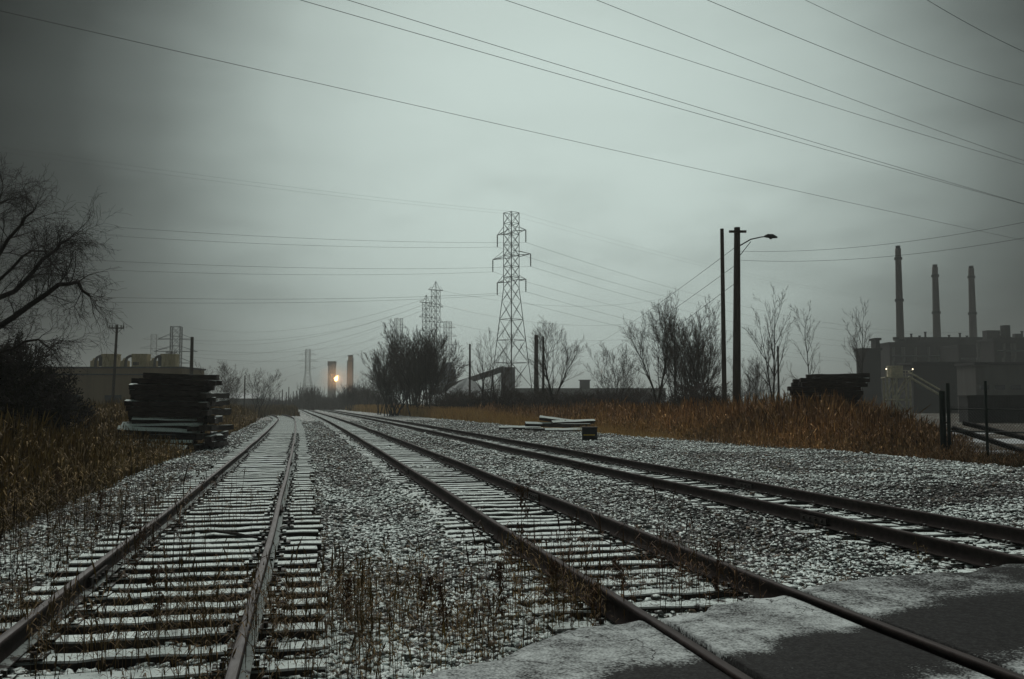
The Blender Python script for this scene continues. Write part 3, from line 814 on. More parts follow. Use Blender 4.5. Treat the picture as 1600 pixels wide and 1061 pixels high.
# ------------------------------------------------------------ bare trees
def grow(seed, H=10, stems=1, spread=.2, lv=4, kids=(5, 5, 4, 3), ang=(.5, .75), ratio=.55, r0=.16, wob=.12, start=.3, trop=.06, lean=(0, 0), minr=.009):
    R = random.Random(seed); out = [[] for _ in range(lv + 1)]
    def br(p, d, Ln, r, l):
        ns = (7, 6, 5, 3, 2, 2)[l]; st = Ln / ns
        for i in range(ns):
            d = d + Vector((R.gauss(0, wob), R.gauss(0, wob), R.gauss(0, wob * .7) + trop)); d.normalize()
            q = p + d * st; ra = max(minr, r * (1 - .85 * i / ns)); rb = max(minr, r * (1 - .85 * (i + 1) / ns))
            out[l].append((*p, *q, ra, rb))
            f = (i + 1) / ns
            if l < lv and f >= (start if l == 0 else .2):
                nk = kids[l] / ns * (1.4 if l == 0 else 1.15)
                c = int(nk) + (R.random() < nk % 1)
                for _ in range(c):
                    az = R.uniform(0, 6.28); an = R.uniform(*ang)
                    s_ = d.orthogonal().normalized(); s_.rotate(Matrix.Rotation(az, 3, d))
                    nd = (d * math.cos(an) + s_ * math.sin(an)).normalized()
                    br(q, nd, Ln * ratio * R.uniform(.65, 1.15) * (1.15 - .45 * f), rb * .62 + .002, l + 1)
            p = q
    for s in range(stems):
        az = R.uniform(0, 6.28); sp = spread * R.uniform(.3, 1) if stems > 1 else 0
        d = Vector((math.cos(az) * sp + lean[0], math.sin(az) * sp + lean[1], 1)).normalized()
        o_ = Vector((R.gauss(0, .25) * (stems > 1) * spread * 3, R.gauss(0, .25) * (stems > 1) * spread * 3, 0))
        br(o_, d, H * R.uniform(.72, .95) if stems > 1 else H * .85, r0 * (R.uniform(.6, 1) if stems > 1 else 1), 0)
    return out

PROTO = {}
def tree_proto(key, **kw):
    out = grow(**kw)
    tr = [s for l in out[:2] for s in l]; cr_ = [s for l in out[2:] for s in l]
    zmax = max(s[5] for s in cr_ + tr)
    PROTO[key] = (tr, cr_, zmax, {})
def tree(key, label, px, ptop, D, name='bare_tree', cat='tree', group='leafless trees along the railway', rz=None, wf=1.0, mats=('bark', 'twig'), z0=-.25):
    tr, cr_, zmax, cache = PROTO[key]
    base = PG(px, D, z0); top = P(px, ptop, D)[2]; sc = (top - z0) / zmax
    t = thing(name, label, cat, base, rz if rz is not None else random.uniform(0, 6.28), group)
    t.scale = (sc * wf, sc * wf, sc)
    if mats not in cache:
        a = segs_mesh('trunk', tr, [M[mats[0]]], t, 5); b = segs_mesh('crown', cr_, [M[mats[1]]], t, 3)
        cache[mats] = (a, b)
    else:
        for q in cache[mats]:
            c = q.copy(); COL.objects.link(c); c.parent = t
    return t
tree_proto('fork', seed=11, H=9, stems=3, spread=.30, kids=(9, 6, 5, 3), r0=.15, ang=(.3, .65), ratio=.55, start=.3, minr=.007, wob=.09, trop=.04)
tree_proto('tall', seed=5, H=10, stems=2, spread=.10, kids=(11, 6, 4, 3), r0=.12, ang=(.35, .65), ratio=.42, start=.3, minr=.007, wob=.07, trop=.05)
tree_proto('multi', seed=23, H=8, stems=5, spread=.42, kids=(8, 5, 4, 3), r0=.10, ang=(.3, .65), ratio=.5, start=.25, minr=.008, wob=.08, trop=.05)
tree_proto('willow', seed=31, H=9, stems=16, spread=.66, kids=(9, 6, 5, 3), r0=.11, ang=(.25, .65), ratio=.48, start=.15, minr=.010, wob=.08, trop=.05)
tree_proto('small', seed=41, H=6, stems=5, spread=.45, kids=(7, 5, 4, 3), r0=.07, ang=(.3, .65), ratio=.55, start=.15, minr=.007, wob=.09)
tree_proto('thin', seed=47, H=9, stems=1, spread=.1, kids=(13, 5, 4, 2), r0=.08, ang=(.4, .75), ratio=.38, start=.25, minr=.007, wob=.06)
tree_proto('shrub', seed=53, H=3, stems=18, spread=.8, kids=(6, 5, 4, 2), lv=3, r0=.03, ang=(.3, .8), ratio=.55, start=.1, minr=.007)

# ------------------------------------------------------------ left side: things from near to far
# big old tree leaning in from the left edge
def limb_tree():
    D0 = 25.0; R = random.Random(5); tr = []; cw = []
    base = PG(-150, D0, -.3)
    limbs = [([(-150, 735), (-120, 640), (-75, 575), (-5, 512), (50, 474), (92, 444), (122, 440), (140, 462)], .20, 0),
             ([(-120, 640), (-80, 540), (-10, 468), (38, 440), (66, 405), (95, 380), (108, 372)], .15, 1.2),
             ([(-80, 540), (-50, 450), (0, 395), (32, 352), (52, 330)], .12, -1.5),
             ([(-80, 540), (-70, 440), (-40, 370), (-8, 325), (12, 312)], .11, .8),
             ([(-75, 575), (-30, 560), (20, 545), (60, 530), (85, 548)], .09, -1.0),
             ([(-50, 450), (-5, 440), (35, 400), (70, 392), (90, 420)], .08, 2.0)]
    def br(p, d, Ln, r, l):
        ns = (0, 5, 4, 3, 2)[l]; st = Ln / ns
        for i in range(ns):
            d = d + Vector((R.gauss(0, .2), R.gauss(0, .2), R.gauss(0, .15) + (-.07 if l > 1 else .02))); d.normalize()
            q = p + d * st; ra = max(.003, r * (1 - .7 * i / ns)); rb = max(.003, r * (1 - .7 * (i + 1) / ns))
            cw.append((*p, *q, ra, rb))
            if l < 4:
                for _ in range((0, 1, 0, 0)[l] + (R.random() < (0, .35, .75, .6)[l])):
                    s_ = d.orthogonal().normalized(); s_.rotate(Matrix.Rotation(R.uniform(0, 6.28), 3, d)); an = R.uniform(.4, .95)
                    br(q, (d * math.cos(an) + s_ * math.sin(an)).normalized(), Ln * R.uniform(.45, .7) * (1.1 - .4 * i / ns), rb * .6, l + 1)
            p = q
    for pts, r, dz in limbs:
        W = [Vector(P(a, b, D0 + dz * k / len(pts) + R.uniform(-.2, .2)) - base) for k, (a, b) in enumerate(pts)]
        n = len(W)
        for k in range(n - 1):
            m = (W[k] + W[k + 1]) / 2 + Vector([R.gauss(0, .04) for _ in range(3)])
            r0, r1 = .62 * r * (1 - .85 * k / n), .62 * r * (1 - .85 * (k + 1) / n)
            tr.append((*W[k], *m, r0, (r0 + r1) / 2)); tr.append((*m, *W[k + 1], (r0 + r1) / 2, r1))
            if k >= 1:
                for q in (m, W[k + 1]):
                    for _ in range(3):
                        d = (W[k + 1] - W[k]).normalized(); s_ = d.orthogonal().normalized(); s_.rotate(Matrix.Rotation(R.uniform(0, 6.28), 3, d)); an = R.uniform(.35, 1.0)
                        br(q, (d * math.cos(an) + s_ * math.sin(an)).normalized(), R.uniform(.5, 1.2), min(.018, r1 * .45), 1)
    t = thing('bare_tree', 'big leafless tree arching over the dark brush, its twigs drooping', 'tree', base, 0)
    segs_mesh('trunk', tr, [M['barkdk']], t, 8); segs_mesh('crown', cw, [M['barkdk']], t, 3)
limb_tree()

def bush(label, px, ptop, D, wf, seed, leaf=1500, name='dark_bush', group='dark brush at the left edge'):
    base = PG(px, D, -.3); top = P(px, ptop, D)[2] + .3
    t = thing(name, label, 'bush', base, random.uniform(0, 6.28), group)
    out = grow(seed=seed, H=top * .72, stems=16, spread=.5 * wf, lv=3, kids=(7, 6, 5, 3), ang=(.4, .9), ratio=.5, r0=.05, start=.08, minr=.01)
    segs_mesh('trunk', [s for l in out[:2] for s in l], [M['barkdk']], t, 4)
    cr_ = [s for l in out[2:] for s in l]
    o = segs_mesh('crown', cr_, [M['barkdk']], t, 3)
    if leaf:
        ends = np.array([s[3:6] for s in cr_]); ends = ends[rng.integers(0, len(ends), leaf * 4)]
        k = len(ends); c = ends + rng.normal(0, .12, (k, 3)); c[:, 2] = np.maximum(c[:, 2], .05)
        u = rng.normal(0, 1, (k, 3)); u /= np.linalg.norm(u, axis=1, keepdims=True)
        v = rng.normal(0, 1, (k, 3)); v -= u * (u * v).sum(1, keepdims=True); v /= np.linalg.norm(v, axis=1, keepdims=True)
        s_ = rng.uniform(.025, .07, (k, 1))
        V = np.stack([c - u * s_, c + v * s_ * .5, c + u * s_, c - v * s_ * .5], 1).reshape(-1, 3)
        npmesh('foliage', V, np.arange(4 * k).reshape(-1, 4), [M['leaf']], t)
    return t
bush('tallest dark leafy brush below the arching tree', 5, 500, 30, .75, 101, 1800)
bush('dark rounded brush below the drooping twig tips, beside the tallest clump', 62, 545, 33, .6, 102, 1100)
bush('low dark brush nearest the camera, directly under the big tree', -40, 560, 22, .8, 103, 1300)
bush('smaller twiggy brush nearest the utility pole', 105, 606, 38, .5, 104, 700)

# stacks of old sleepers
TIE = []
def tie_mesh(L_, mats, sd):
    R = random.Random(sd); b = MB(); n = 6; w, h = .125, .095
    rows = []
    for i in range(n + 1):
        x = -L_ / 2 + L_ * i / n
        rows.append([(x, -w + R.uniform(-.012, .012), -h + R.uniform(-.01, .01)), (x, w + R.uniform(-.012, .012), -h + R.uniform(-.01, .01)), (x, w + R.uniform(-.015, .015), h + R.uniform(-.012, .012)), (x, -w + R.uniform(-.015, .015), h + R.uniform(-.012, .012))])
    V = [p for r in rows for p in r]
    Fs = [(i * 4 + j, i * 4 + (j + 1) % 4, (i + 1) * 4 + (j + 1) % 4, (i + 1) * 4 + j) for i in range(n) for j in range(4)] + [(3, 2, 1, 0), tuple(n * 4 + j for j in range(4))]
    b.add(V, Fs)
    me = bpy.data.meshes.new('old_sleeper'); me.from_pydata(b.v, [], b.f); me.update(); me.materials.append(mats)
    return me
TM = [tie_mesh(l, M['oldtie'], i) for i, l in enumerate((2.55, 2.7, 2.85, 3.1))]
TMS = [tie_mesh(l, M['snowtie'], i + 9) for i, l in enumerate((2.6, 2.8, 3.0))]
def tie(me, loc, rz, label, group, ry=0.0, rx=0.0):
    o = bpy.data.objects.new('old_sleeper', me); COL.objects.link(o)
    o.location = tuple(map(float, loc)); o.rotation_euler = (rx, ry, rz)
    return tag(o, label, 'timber', group)

# tall stack left of the tracks
sb = PG(258, 36, -.18)
ax = -PSI + 0.10                    # sleepers lie roughly across the view
ux = np.array([math.cos(ax), math.sin(ax), 0]); uy = np.array([-math.sin(ax), math.cos(ax), 0])
ordn = ['bottom', 'second', 'third', 'fourth', 'fifth', 'sixth', 'seventh', 'eighth', 'ninth', 'tenth', 'eleventh', 'twelfth', 'thirteenth', 'fourteenth', 'topmost']
pos_n = ['front', 'second', 'third', 'fourth', 'rearmost']
R = random.Random(3)
nrow = 15
for r_ in range(nrow):
    shift = {14: .34, 13: .22, 12: .05, 11: .0, 10: -.02, 9: -.05}.get(r_, -.05)
    if r_ < 7: shift = -0.42 + .05 * r_ + R.uniform(-.1, .08)
    nd = 4 if r_ < 11 else 3
    for c_ in range(nd):
        if r_ == 14 and c_ in (2,): continue
        snowy = c_ == 0 and r_ in (2, 4, 5, 6)
        me = R.choice(TMS) if (snowy or (r_ in (3, 7, 9, 12) and c_ == 0)) else R.choice(TM)
        yy = c_ * .27 + R.uniform(-.09, .05) + (-.16 * (5 - r_) if (r_ < 6 and c_ == 0) else 0) + .05 * r_ * (c_ == 0)
        p = sb + ux * (shift + R.uniform(-.12, .12) + .1) + uy * yy
        z = -.3 + .1 + r_ * .206
        tie(me, (p[0], p[1], z), ax + R.gauss(0, .02), f'{"snowy" if snowy else "dark"} sleeper, {pos_n[c_]} in the {ordn[r_]} row of the tall stack below the tan factory',
            'old sleepers in the tall stack', ry=R.gauss(0.025, .017), rx=(.6 if snowy else (.2 if c_ == 0 and r_ in (7, 9, 12) else R.gauss(0, .04))))
# the tumbled end pieces at the right of the stack, seen end-on
for i in range(24):
    lv_ = i % 8; z = -.2 + lv_ * .31
    q = sb + ux * (1.42 + .42 * (1 - lv_ / 9) * R.random()) + uy * (R.uniform(.7, 1.5))
    tie(TM[i % 3], (q[0], q[1], z), ax + math.pi / 2 + R.gauss(0, .16), f'sleeper end, {["lowest", "second", "third", "fourth", "fifth", "sixth", "seventh", "highest"][lv_]} level, {["nearest", "middle", "farthest"][i // 8]} column, tumbled side of the tall stack',
        'tumbled sleepers at the stack end', rx=0, ry=R.gauss(0, .05))
# snowy boards spilled before it
for i, (px, dz, rzz, l) in enumerate([(215, .10, .05, 0), (232, .32, -.10, 1), (222, .0, .0, 2), (250, -.1, .03, 1)]):
    q = PG(px, 34.6 - i * .25, -.2 + dz)
    tie(TMS[l], q, ax + rzz, ['long snowy timber lying level before the tall stack', 'snowy timber sloping down to the right before the tall stack', 'low snowy timber half hidden in reeds at the stack foot', 'lowest thin snowy timber in the reeds before the stack'][i], 'timbers spilled before the tall stack', ry=[0, .06, .02, 0][i], rx=.6)

# second stack, right side behind the reeds
sb2 = PG(1292, 44, -.25)
ax2 = -PSI - .05
for r_ in range(15):
    for c_ in range(3):
        if r_ == 14 and c_ != 1: continue
        p = sb2 + np.array([math.cos(ax2), math.sin(ax2), 0]) * (R.uniform(-.15, .15) + (.25 if r_ > 11 else 0) + (.35 if r_ == 14 else 0)) + np.array([-math.sin(ax2), math.cos(ax2), 0]) * (c_ * .29 + R.uniform(-.05, .05))
        tie(R.choice(TM[2:]), (p[0], p[1], .13 + r_ * .2), ax2 + R.gauss(0, .02), f'{["front", "middle", "rear"][c_]} sleeper, {(ordn[:14] + ["topmost"])[r_]} row of the stack behind the brown reeds',
            'old sleepers in the stack behind the brown reeds', ry=R.gauss(0, .012))
for dx in (-.9, 0, .9):
    p = sb2 + np.array([math.cos(ax2), math.sin(ax2), 0]) * dx
    tie(TM[0], (p[0], p[1] + .3, -.12 + .09), ax2 + math.pi / 2, f'bearer timber under the {["left end", "middle", "right end"][int(dx / .9) + 1]} of the low stack behind the reeds', 'bearers under the right hand stack')

# debris timbers by the golden grass
for i, (px, py, D, rz, snowy, ry, lb) in enumerate([
    (812, 668, 60, .10, 1, .0, 'leftmost snow topped timber lying in golden grass'),
    (838, 671, 57, -.12, 0, 0, 'dark timber end beside the leftmost snowy one in the grass'),
    (860, 663, 56, .2, 1, .03, 'snowy board resting on the scrap heap, left of the centre'),
    (868, 671, 55, .0, 0, 0, 'dark timber under the scrap heap left of the relay box'),
    (885, 664, 54.5, -.2, 0, .0, 'dark middle timber of the scrap heap left of the relay box'),
    (893, 672, 54, .05, 1, 0, 'low snow topped timber just left of the relay box'),
    (896, 659, 55, .3, 1, -.03, 'topmost pale snow covered timber of the scrap heap'),
    (880, 657, 56, -.15, 1, .12, 'thin snowy board tilting down to the right on the scrap heap'),
    (695, 660, 88, .1, 1, 0, 'snowy timber lying at the gravel edge far down the right track'),
    (717, 658, 90, -.1, 1, 0, 'farther short snowy board in golden grass beside the right track')]):
    q = P(px, py, D)
    tie((TMS if snowy else TM)[i % 3], q, -PSI + rz, lb, 'scrap timbers beside the right track', ry=ry, rx=.45 if snowy else 0)

# relay box with yellow stripe
q = PG(921, 42.5, -.02)
t = thing('equipment_box', 'small dark trackside box with a yellow stripe standing on the gravel', 'box', q, -PSI - .08)
b = MB(); b.box((0, 0, .31), (.66, .45, .60)); b.box((0, 0, .02), (.72, .5, .05)); b.build('cabinet', M['black'], t, bevel=.01)
b = MB(); b.box((0, 0, .635), (.70, .5, .045)); b.build('lid', M['iron'], t, bevel=.01)
b = MB(); b.box((-.02, -.231, .31), (.50, .012, .045)); b.build('stripe', M['yellow'], t)

# ------------------------------------------------------------ poles
def upole(px, ptop, D, lb, arms=1, w=.3, pb=None, armw=2.4, mat_='wood', rz=0.1, group='wooden poles', name='utility_pole', lean=0.0):
    base = PG(px, D, -.3); top = P(px, ptop, D)[2] + .3
    t = thing(name, lb, 'pole', base, -PSI + rz, group)
    b = MB(); b.ring([(0, 0, 0), (lean * .5, 0, top * .5), (lean, 0, top)], [w * .5, w * .44, w * .36], 10); b.build('post', M[mat_], t)
    for k in range(arms):
        z = top - .35 - k * 1.1
        b = MB(); b.box((lean, -.14, z), (armw, .11, .13)); b.beam((lean - .55, -.14, z - .05), (lean, -.1, z - .6), .05); b.beam((lean + .55, -.14, z - .05), (lean, -.1, z - .6), .05)
        b.build('crossarm', M[mat_], t)
        for x in (-.46, -.3, .3, .46):
            b = MB(); b.ring([(lean + x * armw, -.14, z + .05), (lean + x * armw, -.14, z + .16), (lean + x * armw, -.14, z + .28)], [.03, .07, .05], 8); b.build('insulator', M['insul'], t)
    return t
upole(175, 507, 100, 'weathered wooden pole with one crossarm rising left of the tall sleeper stack', 1, .34, armw=1.5, lean=.3)
upole(266, 548, 170, 'short dark pole with one crossarm in front of the right hand rooftop unit', 1, .3, armw=1.9)
upole(298, 526, 100, 'plain thick post without crossarm standing right behind the tall sleeper stack', 0, .46, rz=0)
upole(382, 586, 190, 'small plain post between the two bare trees beyond the left reeds', 0, .34)
upole(734, 537, 120, 'thin dark bare post left of the big pylon, before the white stockpile', 0, .3, mat_='wood')
upole(838, 523, 112, 'thick pale post just right of the big pylon legs', 0, .62, mat_='concrete')
upole(849, 525, 100, 'dark thin post beside the thick pale one right of the pylon', 0, .3)
upole(1217, 540, 85, 'slim dark post against the tall thin tree right of the street lamp', 0, .22)
upole(1132, 357, 62, 'tall pale wooden pole just left of the street lamp pole', 0, .34, mat_='wood')
for i, (px, pt) in enumerate([(441, 608), (447, 612), (451, 604), (458, 611), (463, 610), (468, 607), (436, 613)]):
    upole(px, pt, 230 + i * 9, f'tiny distant post, number {i+1} of the row seen beyond the left track bend' if False else ['leftmost of the taller tiny posts beyond the bend of the left track', 'short tiny post second in the row beyond the bend', 'tallest tiny post of the row beyond the left bend', 'tiny post right of the tallest one beyond the bend', 'tiny post near the right end of the row beyond the bend', 'rightmost tiny post of the row beyond the bend', 'lowest, leftmost tiny post of the row beyond the bend'][i], 0, .3, group='row of distant posts')

# street lamp
base = PG(1150, 50, -.25); top = P(1156, 355, 50)[2] + .25
t = thing('street_lamp', 'tall dark wooden pole carrying a street lamp on a curved arm, behind the brown reeds', 'street lamp', base, -PSI)
b = MB(); b.ring([(0, 0, 0), (.1, 0, top * .5), (.2, 0, top)], [.23, .2, .16], 12); b.build('post', M['wood'], t)
b = MB(); z = top - .95
b.ring([(.35, 0, z), (.9, -.02, z + .32), (1.45, -.03, z + .44), (1.75, -.03, z + .47)], [.035, .035, .03, .03], 8); b.ring([(.35, 0, z - .5), (.9, -.02, z + .2)], .02, 6); b.build('arm', M['galvdk'], t)
b = MB(); b.ring([(1.62, -.03, z + .47), (1.8, -.03, z + .5), (2.05, -.03, z + .48), (2.3, -.03, z + .42)], [.05, .11, .12, .04], 10); b.build('lamp_head', M['galvdk'], t)
b = MB(); b.ring([(1.95, -.03, z + .40), (1.95, -.03, z + .33)], [.1, .06], 10); b.build('lens', M['glass'], t)
b = MB(); b.box((.18, -.2, top - .25), (.9, .1, .12)); b.build('crossarm', M['wood'], t)

# ------------------------------------------------------------ lattice pylons
def pylon(lb, px, ptop, D, arms, bw, basew, waist, rz, steel='galvdk', peak=False, leg=.2, br=.09, pb=None, group='lattice power pylons', npan=(6, 6), insul=True, flat=True, name='power_pylon'):
    """arms: list of (height fraction, half width); bw: body width top; waist: height fraction where legs begin to flare"""
    base = PG(px, D, -.3); H = P(px, ptop, D)[2] + .3
    t = thing(name, lb, 'pylon', base, rz, group)
    zs = []; ws = []
    for i in range(npan[0] + 1):
        f = i / npan[0]; zs.append(waist * H * (1 - (1 - f) ** 1.25)); 
        ws.append(basew + (bw - basew) * (zs[-1] / (waist * H)))
    ztop = H * (0.93 if peak else 1.0)
    for i in range(1, npan[1] + 1):
        zs.append(waist * H + (ztop - waist * H) * i / npan[1]); ws.append(bw)
    c = [(-.5, -.5), (.5, -.5), (.5, .5), (-.5, .5)]
    b = MB()
    for i in range(len(zs) - 1):
        for j in range(4):
            a0 = (c[j][0] * ws[i], c[j][1] * ws[i], zs[i]); a1 = (c[j][0] * ws[i + 1], c[j][1] * ws[i + 1], zs[i + 1])
            k = (j + 1) % 4
            b0 = (c[k][0] * ws[i], c[k][1] * ws[i], zs[i]); b1 = (c[k][0] * ws[i + 1], c[k][1] * ws[i + 1], zs[i + 1])
            b.beam(a0, a1, leg); b.beam(a0, b1, br); b.beam(b0, a1, br)
            if i in (1, 2, 3) or i >= npan[0]: b.beam(a1, b1, br)
    if peak:
        for j in range(4): b.beam((c[j][0] * bw, c[j][1] * bw, ztop), (0, 0, H), leg * .8)
    b.build('lattice_mast', M[steel], t)
    tips = []
    for hf, hw in arms:
        z = hf * H; b = MB()
        for s in (-1, 1):
            tip = (s * hw, 0, z)
            for y in (-.5, .5):
                b.beam((s * bw / 2, y * bw, z), tip, br * 1.2); b.beam((s * bw / 2, y * bw, z + bw * (.55 if flat else .9)), tip, br)
            b.beam((s * (bw / 2 + hw) / 2, -.25 * bw, z), (s * (bw / 2 + hw) / 2, .25 * bw, z), br)
            tips.append((s * hw, 0, z))
        b.beam((-bw / 2, 0, z), (bw / 2, 0, z), br)
        b.build('cross_arm', M[steel], t)
        if insul:
            for s in (-1, 1):
                l = H * .062; i_ = MB()
                n_ = 12; i_.ring([(s * hw, 0, z - l * k / n_) for k in range(n_ + 1)], [.07 if k % 2 else .16 for k in range(n_ + 1)], 6)
                i_.build('insulator', M['insul'], t)
    return t, H, tips

LD = 0.775    # direction of the main power line in camera frame (lateral .72, depth .70)
ldir = 0.72 * RT + 0.70 * FW; ldir /= np.linalg.norm(ldir)
lrz = math.atan2(ldir[1], ldir[0]) + math.pi / 2
pt, PH, tips = pylon('largest lattice pylon, three crossarms with hanging insulators, above the centre trees', 799, 332, 200,
                     [(.90, 4.3), (.777, 5.7), (.655, 4.3)], 2.3, 6.9, .62, lrz + math.pi, leg=.17, br=.085, npan=(6, 7))
pylon('taller of the two slim peaked pylons behind the dense bare thicket', 680, 439, 330, [(.93, 3.2), (.80, 3.2), (.68, 3.2)], 2.2, 9.0, .60, .5, peak=True, leg=.17, br=.08, insul=False)
pylon('shorter slim peaked pylon just left of the taller peaked one', 665, 460, 355, [(.93, 3.0), (.80, 3.2), (.68, 3.0)], 2.0, 8.2, .60, .5, peak=True, leg=.17, br=.08, insul=False)
pylon('small pylon mostly hidden behind the left top of the bare thicket', 622, 497, 520, [(.9, 5.0), (.78, 6), (.66, 5)], 3.4, 10, .6, .3, leg=.22, br=.10, insul=False)
pylon('distant pylon right of the twin peaked ones above the blue plant', 699, 502, 560, [(.93, 5.0), (.83, 6), (.73, 5)], 3.4, 13, .6, .3, leg=.22, br=.10, insul=False)
pylon('square topped dark pylon with long arms behind the left rooftop units', 273, 510, 300, [(.85, 5.5), (.70, 6.6), (.56, 5.4)], 2.9, 4.2, .3, -PSI + .1, leg=.22, br=.11, insul=False)
pylon('faint distant pylon between two rooftop units at left', 238, 522, 720, [(.93, 8), (.80, 10), (.68, 8)], 4, 12, .6, .2, leg=.3, br=.13, insul=False)
pylon('very faint pylon in the murk left of the flare', 480, 545, 900, [(.9, 8), (.78, 10), (.66, 8)], 4, 12, .6, .2, leg=.3, br=.13, insul=False)

# ------------------------------------------------------------ wires
def wire(a, b, sag, r, label, group, n=48):
    a = np.array(a, float); b = np.array(b, float); pts = []
    for i in range(n + 1):
        f = i / n; p = a + (b - a) * f; p[2] -= 4 * sag * f * (1 - f); pts.append(p)
    m = MB(); m.ring(pts, r * .62, 5, cap=False)
    return tag(m.build('overhead_wire', M['wire'], None, smooth=True), label, 'wire', group)

# main line: conductors from the left (beyond the frame), over the big pylon and away to the right
pb = PG(799, 200, -.3)
perp = np.array([-ldir[1], ldir[0], 0.0])
L3 = np.array([ldir[0], ldir[1], 0.0])
att = [(.90, 4.3), (.777, 5.7), (.655, 4.3)]
lev = ['top', 'middle', 'bottom']
for li, (hf, hw) in enumerate(att):
    for s in (-1, 1):
        p0 = pb + perp * s * hw + np.array([0, 0, hf * PH - PH * .062])
        side = 'near' if s < 0 else 'far'
        wire(p0 - L3 * 300, p0, 9.5, .035, f'{side} side conductor of the {lev[li]} arm level, running left from the largest pylon', 'conductors of the large pylon')
        wire(p0, p0 + L3 * 300, 9.5, .035, f'{side} side conductor of the {lev[li]} arm level, running right from the largest pylon into haze', 'conductors of the large pylon')
for s in (-1, 1):
    p0 = pb + perp * s * 1.4 + np.array([0, 0, PH])
    wire(p0 - L3 * 300, p0, 5.5, .018, f'{"near" if s<0 else "far"} thin earth wire from the pylon peak, running left', 'earth wires of the large pylon')
    wire(p0, p0 + L3 * 300, 5.5, .018, f'{"near" if s<0 else "far"} thin earth wire from the pylon peak, running right', 'earth wires of the large pylon')

# near wires crossing the upper sky: pixel guide points, heights of a real line
def guide(px, py, H): 
    fh = F * math.cos(PITCH) - (530 - py) * math.sin(PITCH); up = F * math.sin(PITCH) + (530 - py) * math.cos(PITCH)
    return P(px, py, (H - CAM[2]) * fh / up)
for i, (a, b, H, r, lb) in enumerate([
    ((0, 2), (1500, 346), 13.0, .014, 'lowest long wire crossing the whole sky from the upper left corner'),
    ((515, 0), (1560, 300), 14.5, .016, 'lower wire of the close pair starting at the top centre'),
    ((585, 0), (1530, 290), 14.8, .016, 'upper wire of the close pair starting at the top centre'),
    ((825, 0), (1440, 200), 16.0, .015, 'wire leaving the top edge right of centre, above the close pair'),
    ((960, 0), (1430, 182), 17.0, .016, 'wire above that one, leaving the top edge over the street lamp'),
    ((1130, 0), (1480, 140), 18.0, .018, 'short dark wire near the top right, third from the corner'),
    ((1335, 26), (1500, 92), 18.0, .014, 'wire second from the top right corner'),
    ((1465, 0), (1590, 66), 19.0, .018, 'wire nearest the top right corner')]):
    p0 = guide(*a, H); p1 = guide(*b, H)
    d = p1 - p0
    q0 = p0 - d * .6; q1 = p1 + d * .8
    wire(q0, q1, 0.35, r, lb, 'wires crossing the upper sky', 64)
# pole wires
lt = P(1156, 362, 50)
for i, (dx, dy) in enumerate([((905), 545), ((915), 560), ((925), 585)]):
    e = P(dx, dy, 300 - i * 5); st = P(1150, 385 + i * 28, 50)
    wire(st, e, 1.2, .02, ['upper', 'middle', 'lower'][i] + ' wire running down left from the street lamp pole toward the pylon trees', 'wires left of the street lamp pole')
for i, (a_, b_) in enumerate([((1156, 392), (1700, 325)), ((1156, 406), (1700, 352))]):
    wire(P(*a_, 50), P(*b_, 36), .5, .012, ['upper', 'lower'][i] + ' wire running right from the street lamp pole above the chimneys', 'wires right of the street lamp pole')
# faint fan of lines left of the twin peaked pylons
for i, (py0, py1) in enumerate([(462, 512), (470, 535), (478, 552), (500, 575), (510, 597), (520, 615)]):
    src = P(676 if i < 3 else 625, py0, 335 if i < 3 else 520)
    wire(src, P(300, py1, 420 if i < 3 else 560), 6, .05, f'{["highest", "second", "third", "fourth", "fifth", "lowest"][i]} faint line of the fan descending left from the peaked pylons', 'faint lines left of the peaked pylons')
for i, (py0, py1) in enumerate([(452, 463), (475, 497), (500, 520)]):
    wire(P(684, py0, 330), P(1050, py1, 420), 5, .05, f'{["upper", "middle", "lower"][i]} faint line running right from the taller peaked pylon', 'faint lines right of the peaked pylons')
for i, (py0, py1) in enumerate([(531, 490), (545, 520), (556, 538)]):
    wire(P(290, py0, 300), P(620, py1, 420), 4, .045, f'{["upper", "middle", "lower"][i]} faint line running right from the dark pylon at left', 'faint lines right of the dark left pylon')

# ------------------------------------------------------------ trees of the right side and middle distance
tree('willow', 'densest bare willow of the clump, directly before the peaked pylons', 662, 496, 118, 'willow_tree', wf=.85, rz=1.0)
tree('willow', 'dense bare willow at the back of the clump between its two neighbours', 638, 512, 130, 'willow_tree', wf=1.0, rz=3.3)
tree('willow', 'dense bare willow, left shoulder of the clump below the hidden pylon', 612, 532, 126, 'willow_tree', wf=1.0, rz=2.4)
tree('multi', 'bare tree at the left foot of the dense willow clump', 592, 565, 140, rz=0.3)
tree('multi', 'bare tree leaning out on the right side of the willow clump', 690, 520, 116, wf=.8, rz=2.2)
tree('multi', 'small thicket tree left of the willow clump, by the beige stack', 575, 582, 185, rz=4.0)
tree('shrub', 'low brush at the left end of the thicket', 556, 596, 210, 'bare_shrub', 'shrub', 'low leafless shrubs')
tree('tall', 'slim bare tree directly left of the pylon base', 752, 520, 105, rz=.6)
tree('thin', 'thin bare sapling in front of the left pylon leg', 772, 508, 108, rz=1.7)
tree('thin', 'thin bare sapling in front of the pylon centre', 786, 512, 112, rz=3.7)
tree('multi', 'low bare tree tangle at the pylon foot', 775, 560, 100, rz=5.1)
tree('fork', 'forked bare tree standing clear right of the pale post', 868, 489, 96, rz=1.4)
tree('small', 'low bushy growth under the forked bare tree', 846, 585, 102, rz=2)
tree('small', 'small bare tree between the roof box and the tall blurred trees', 966, 532, 95, rz=.4)
tree('fork', 'tall bare tree with spreading limbs left of the street lamp', 1025, 455, 82, wf=.85, rz=4.4)
tree('tall', 'tall bare tree directly behind the spreading one', 1052, 448, 92, wf=.9, rz=.4)
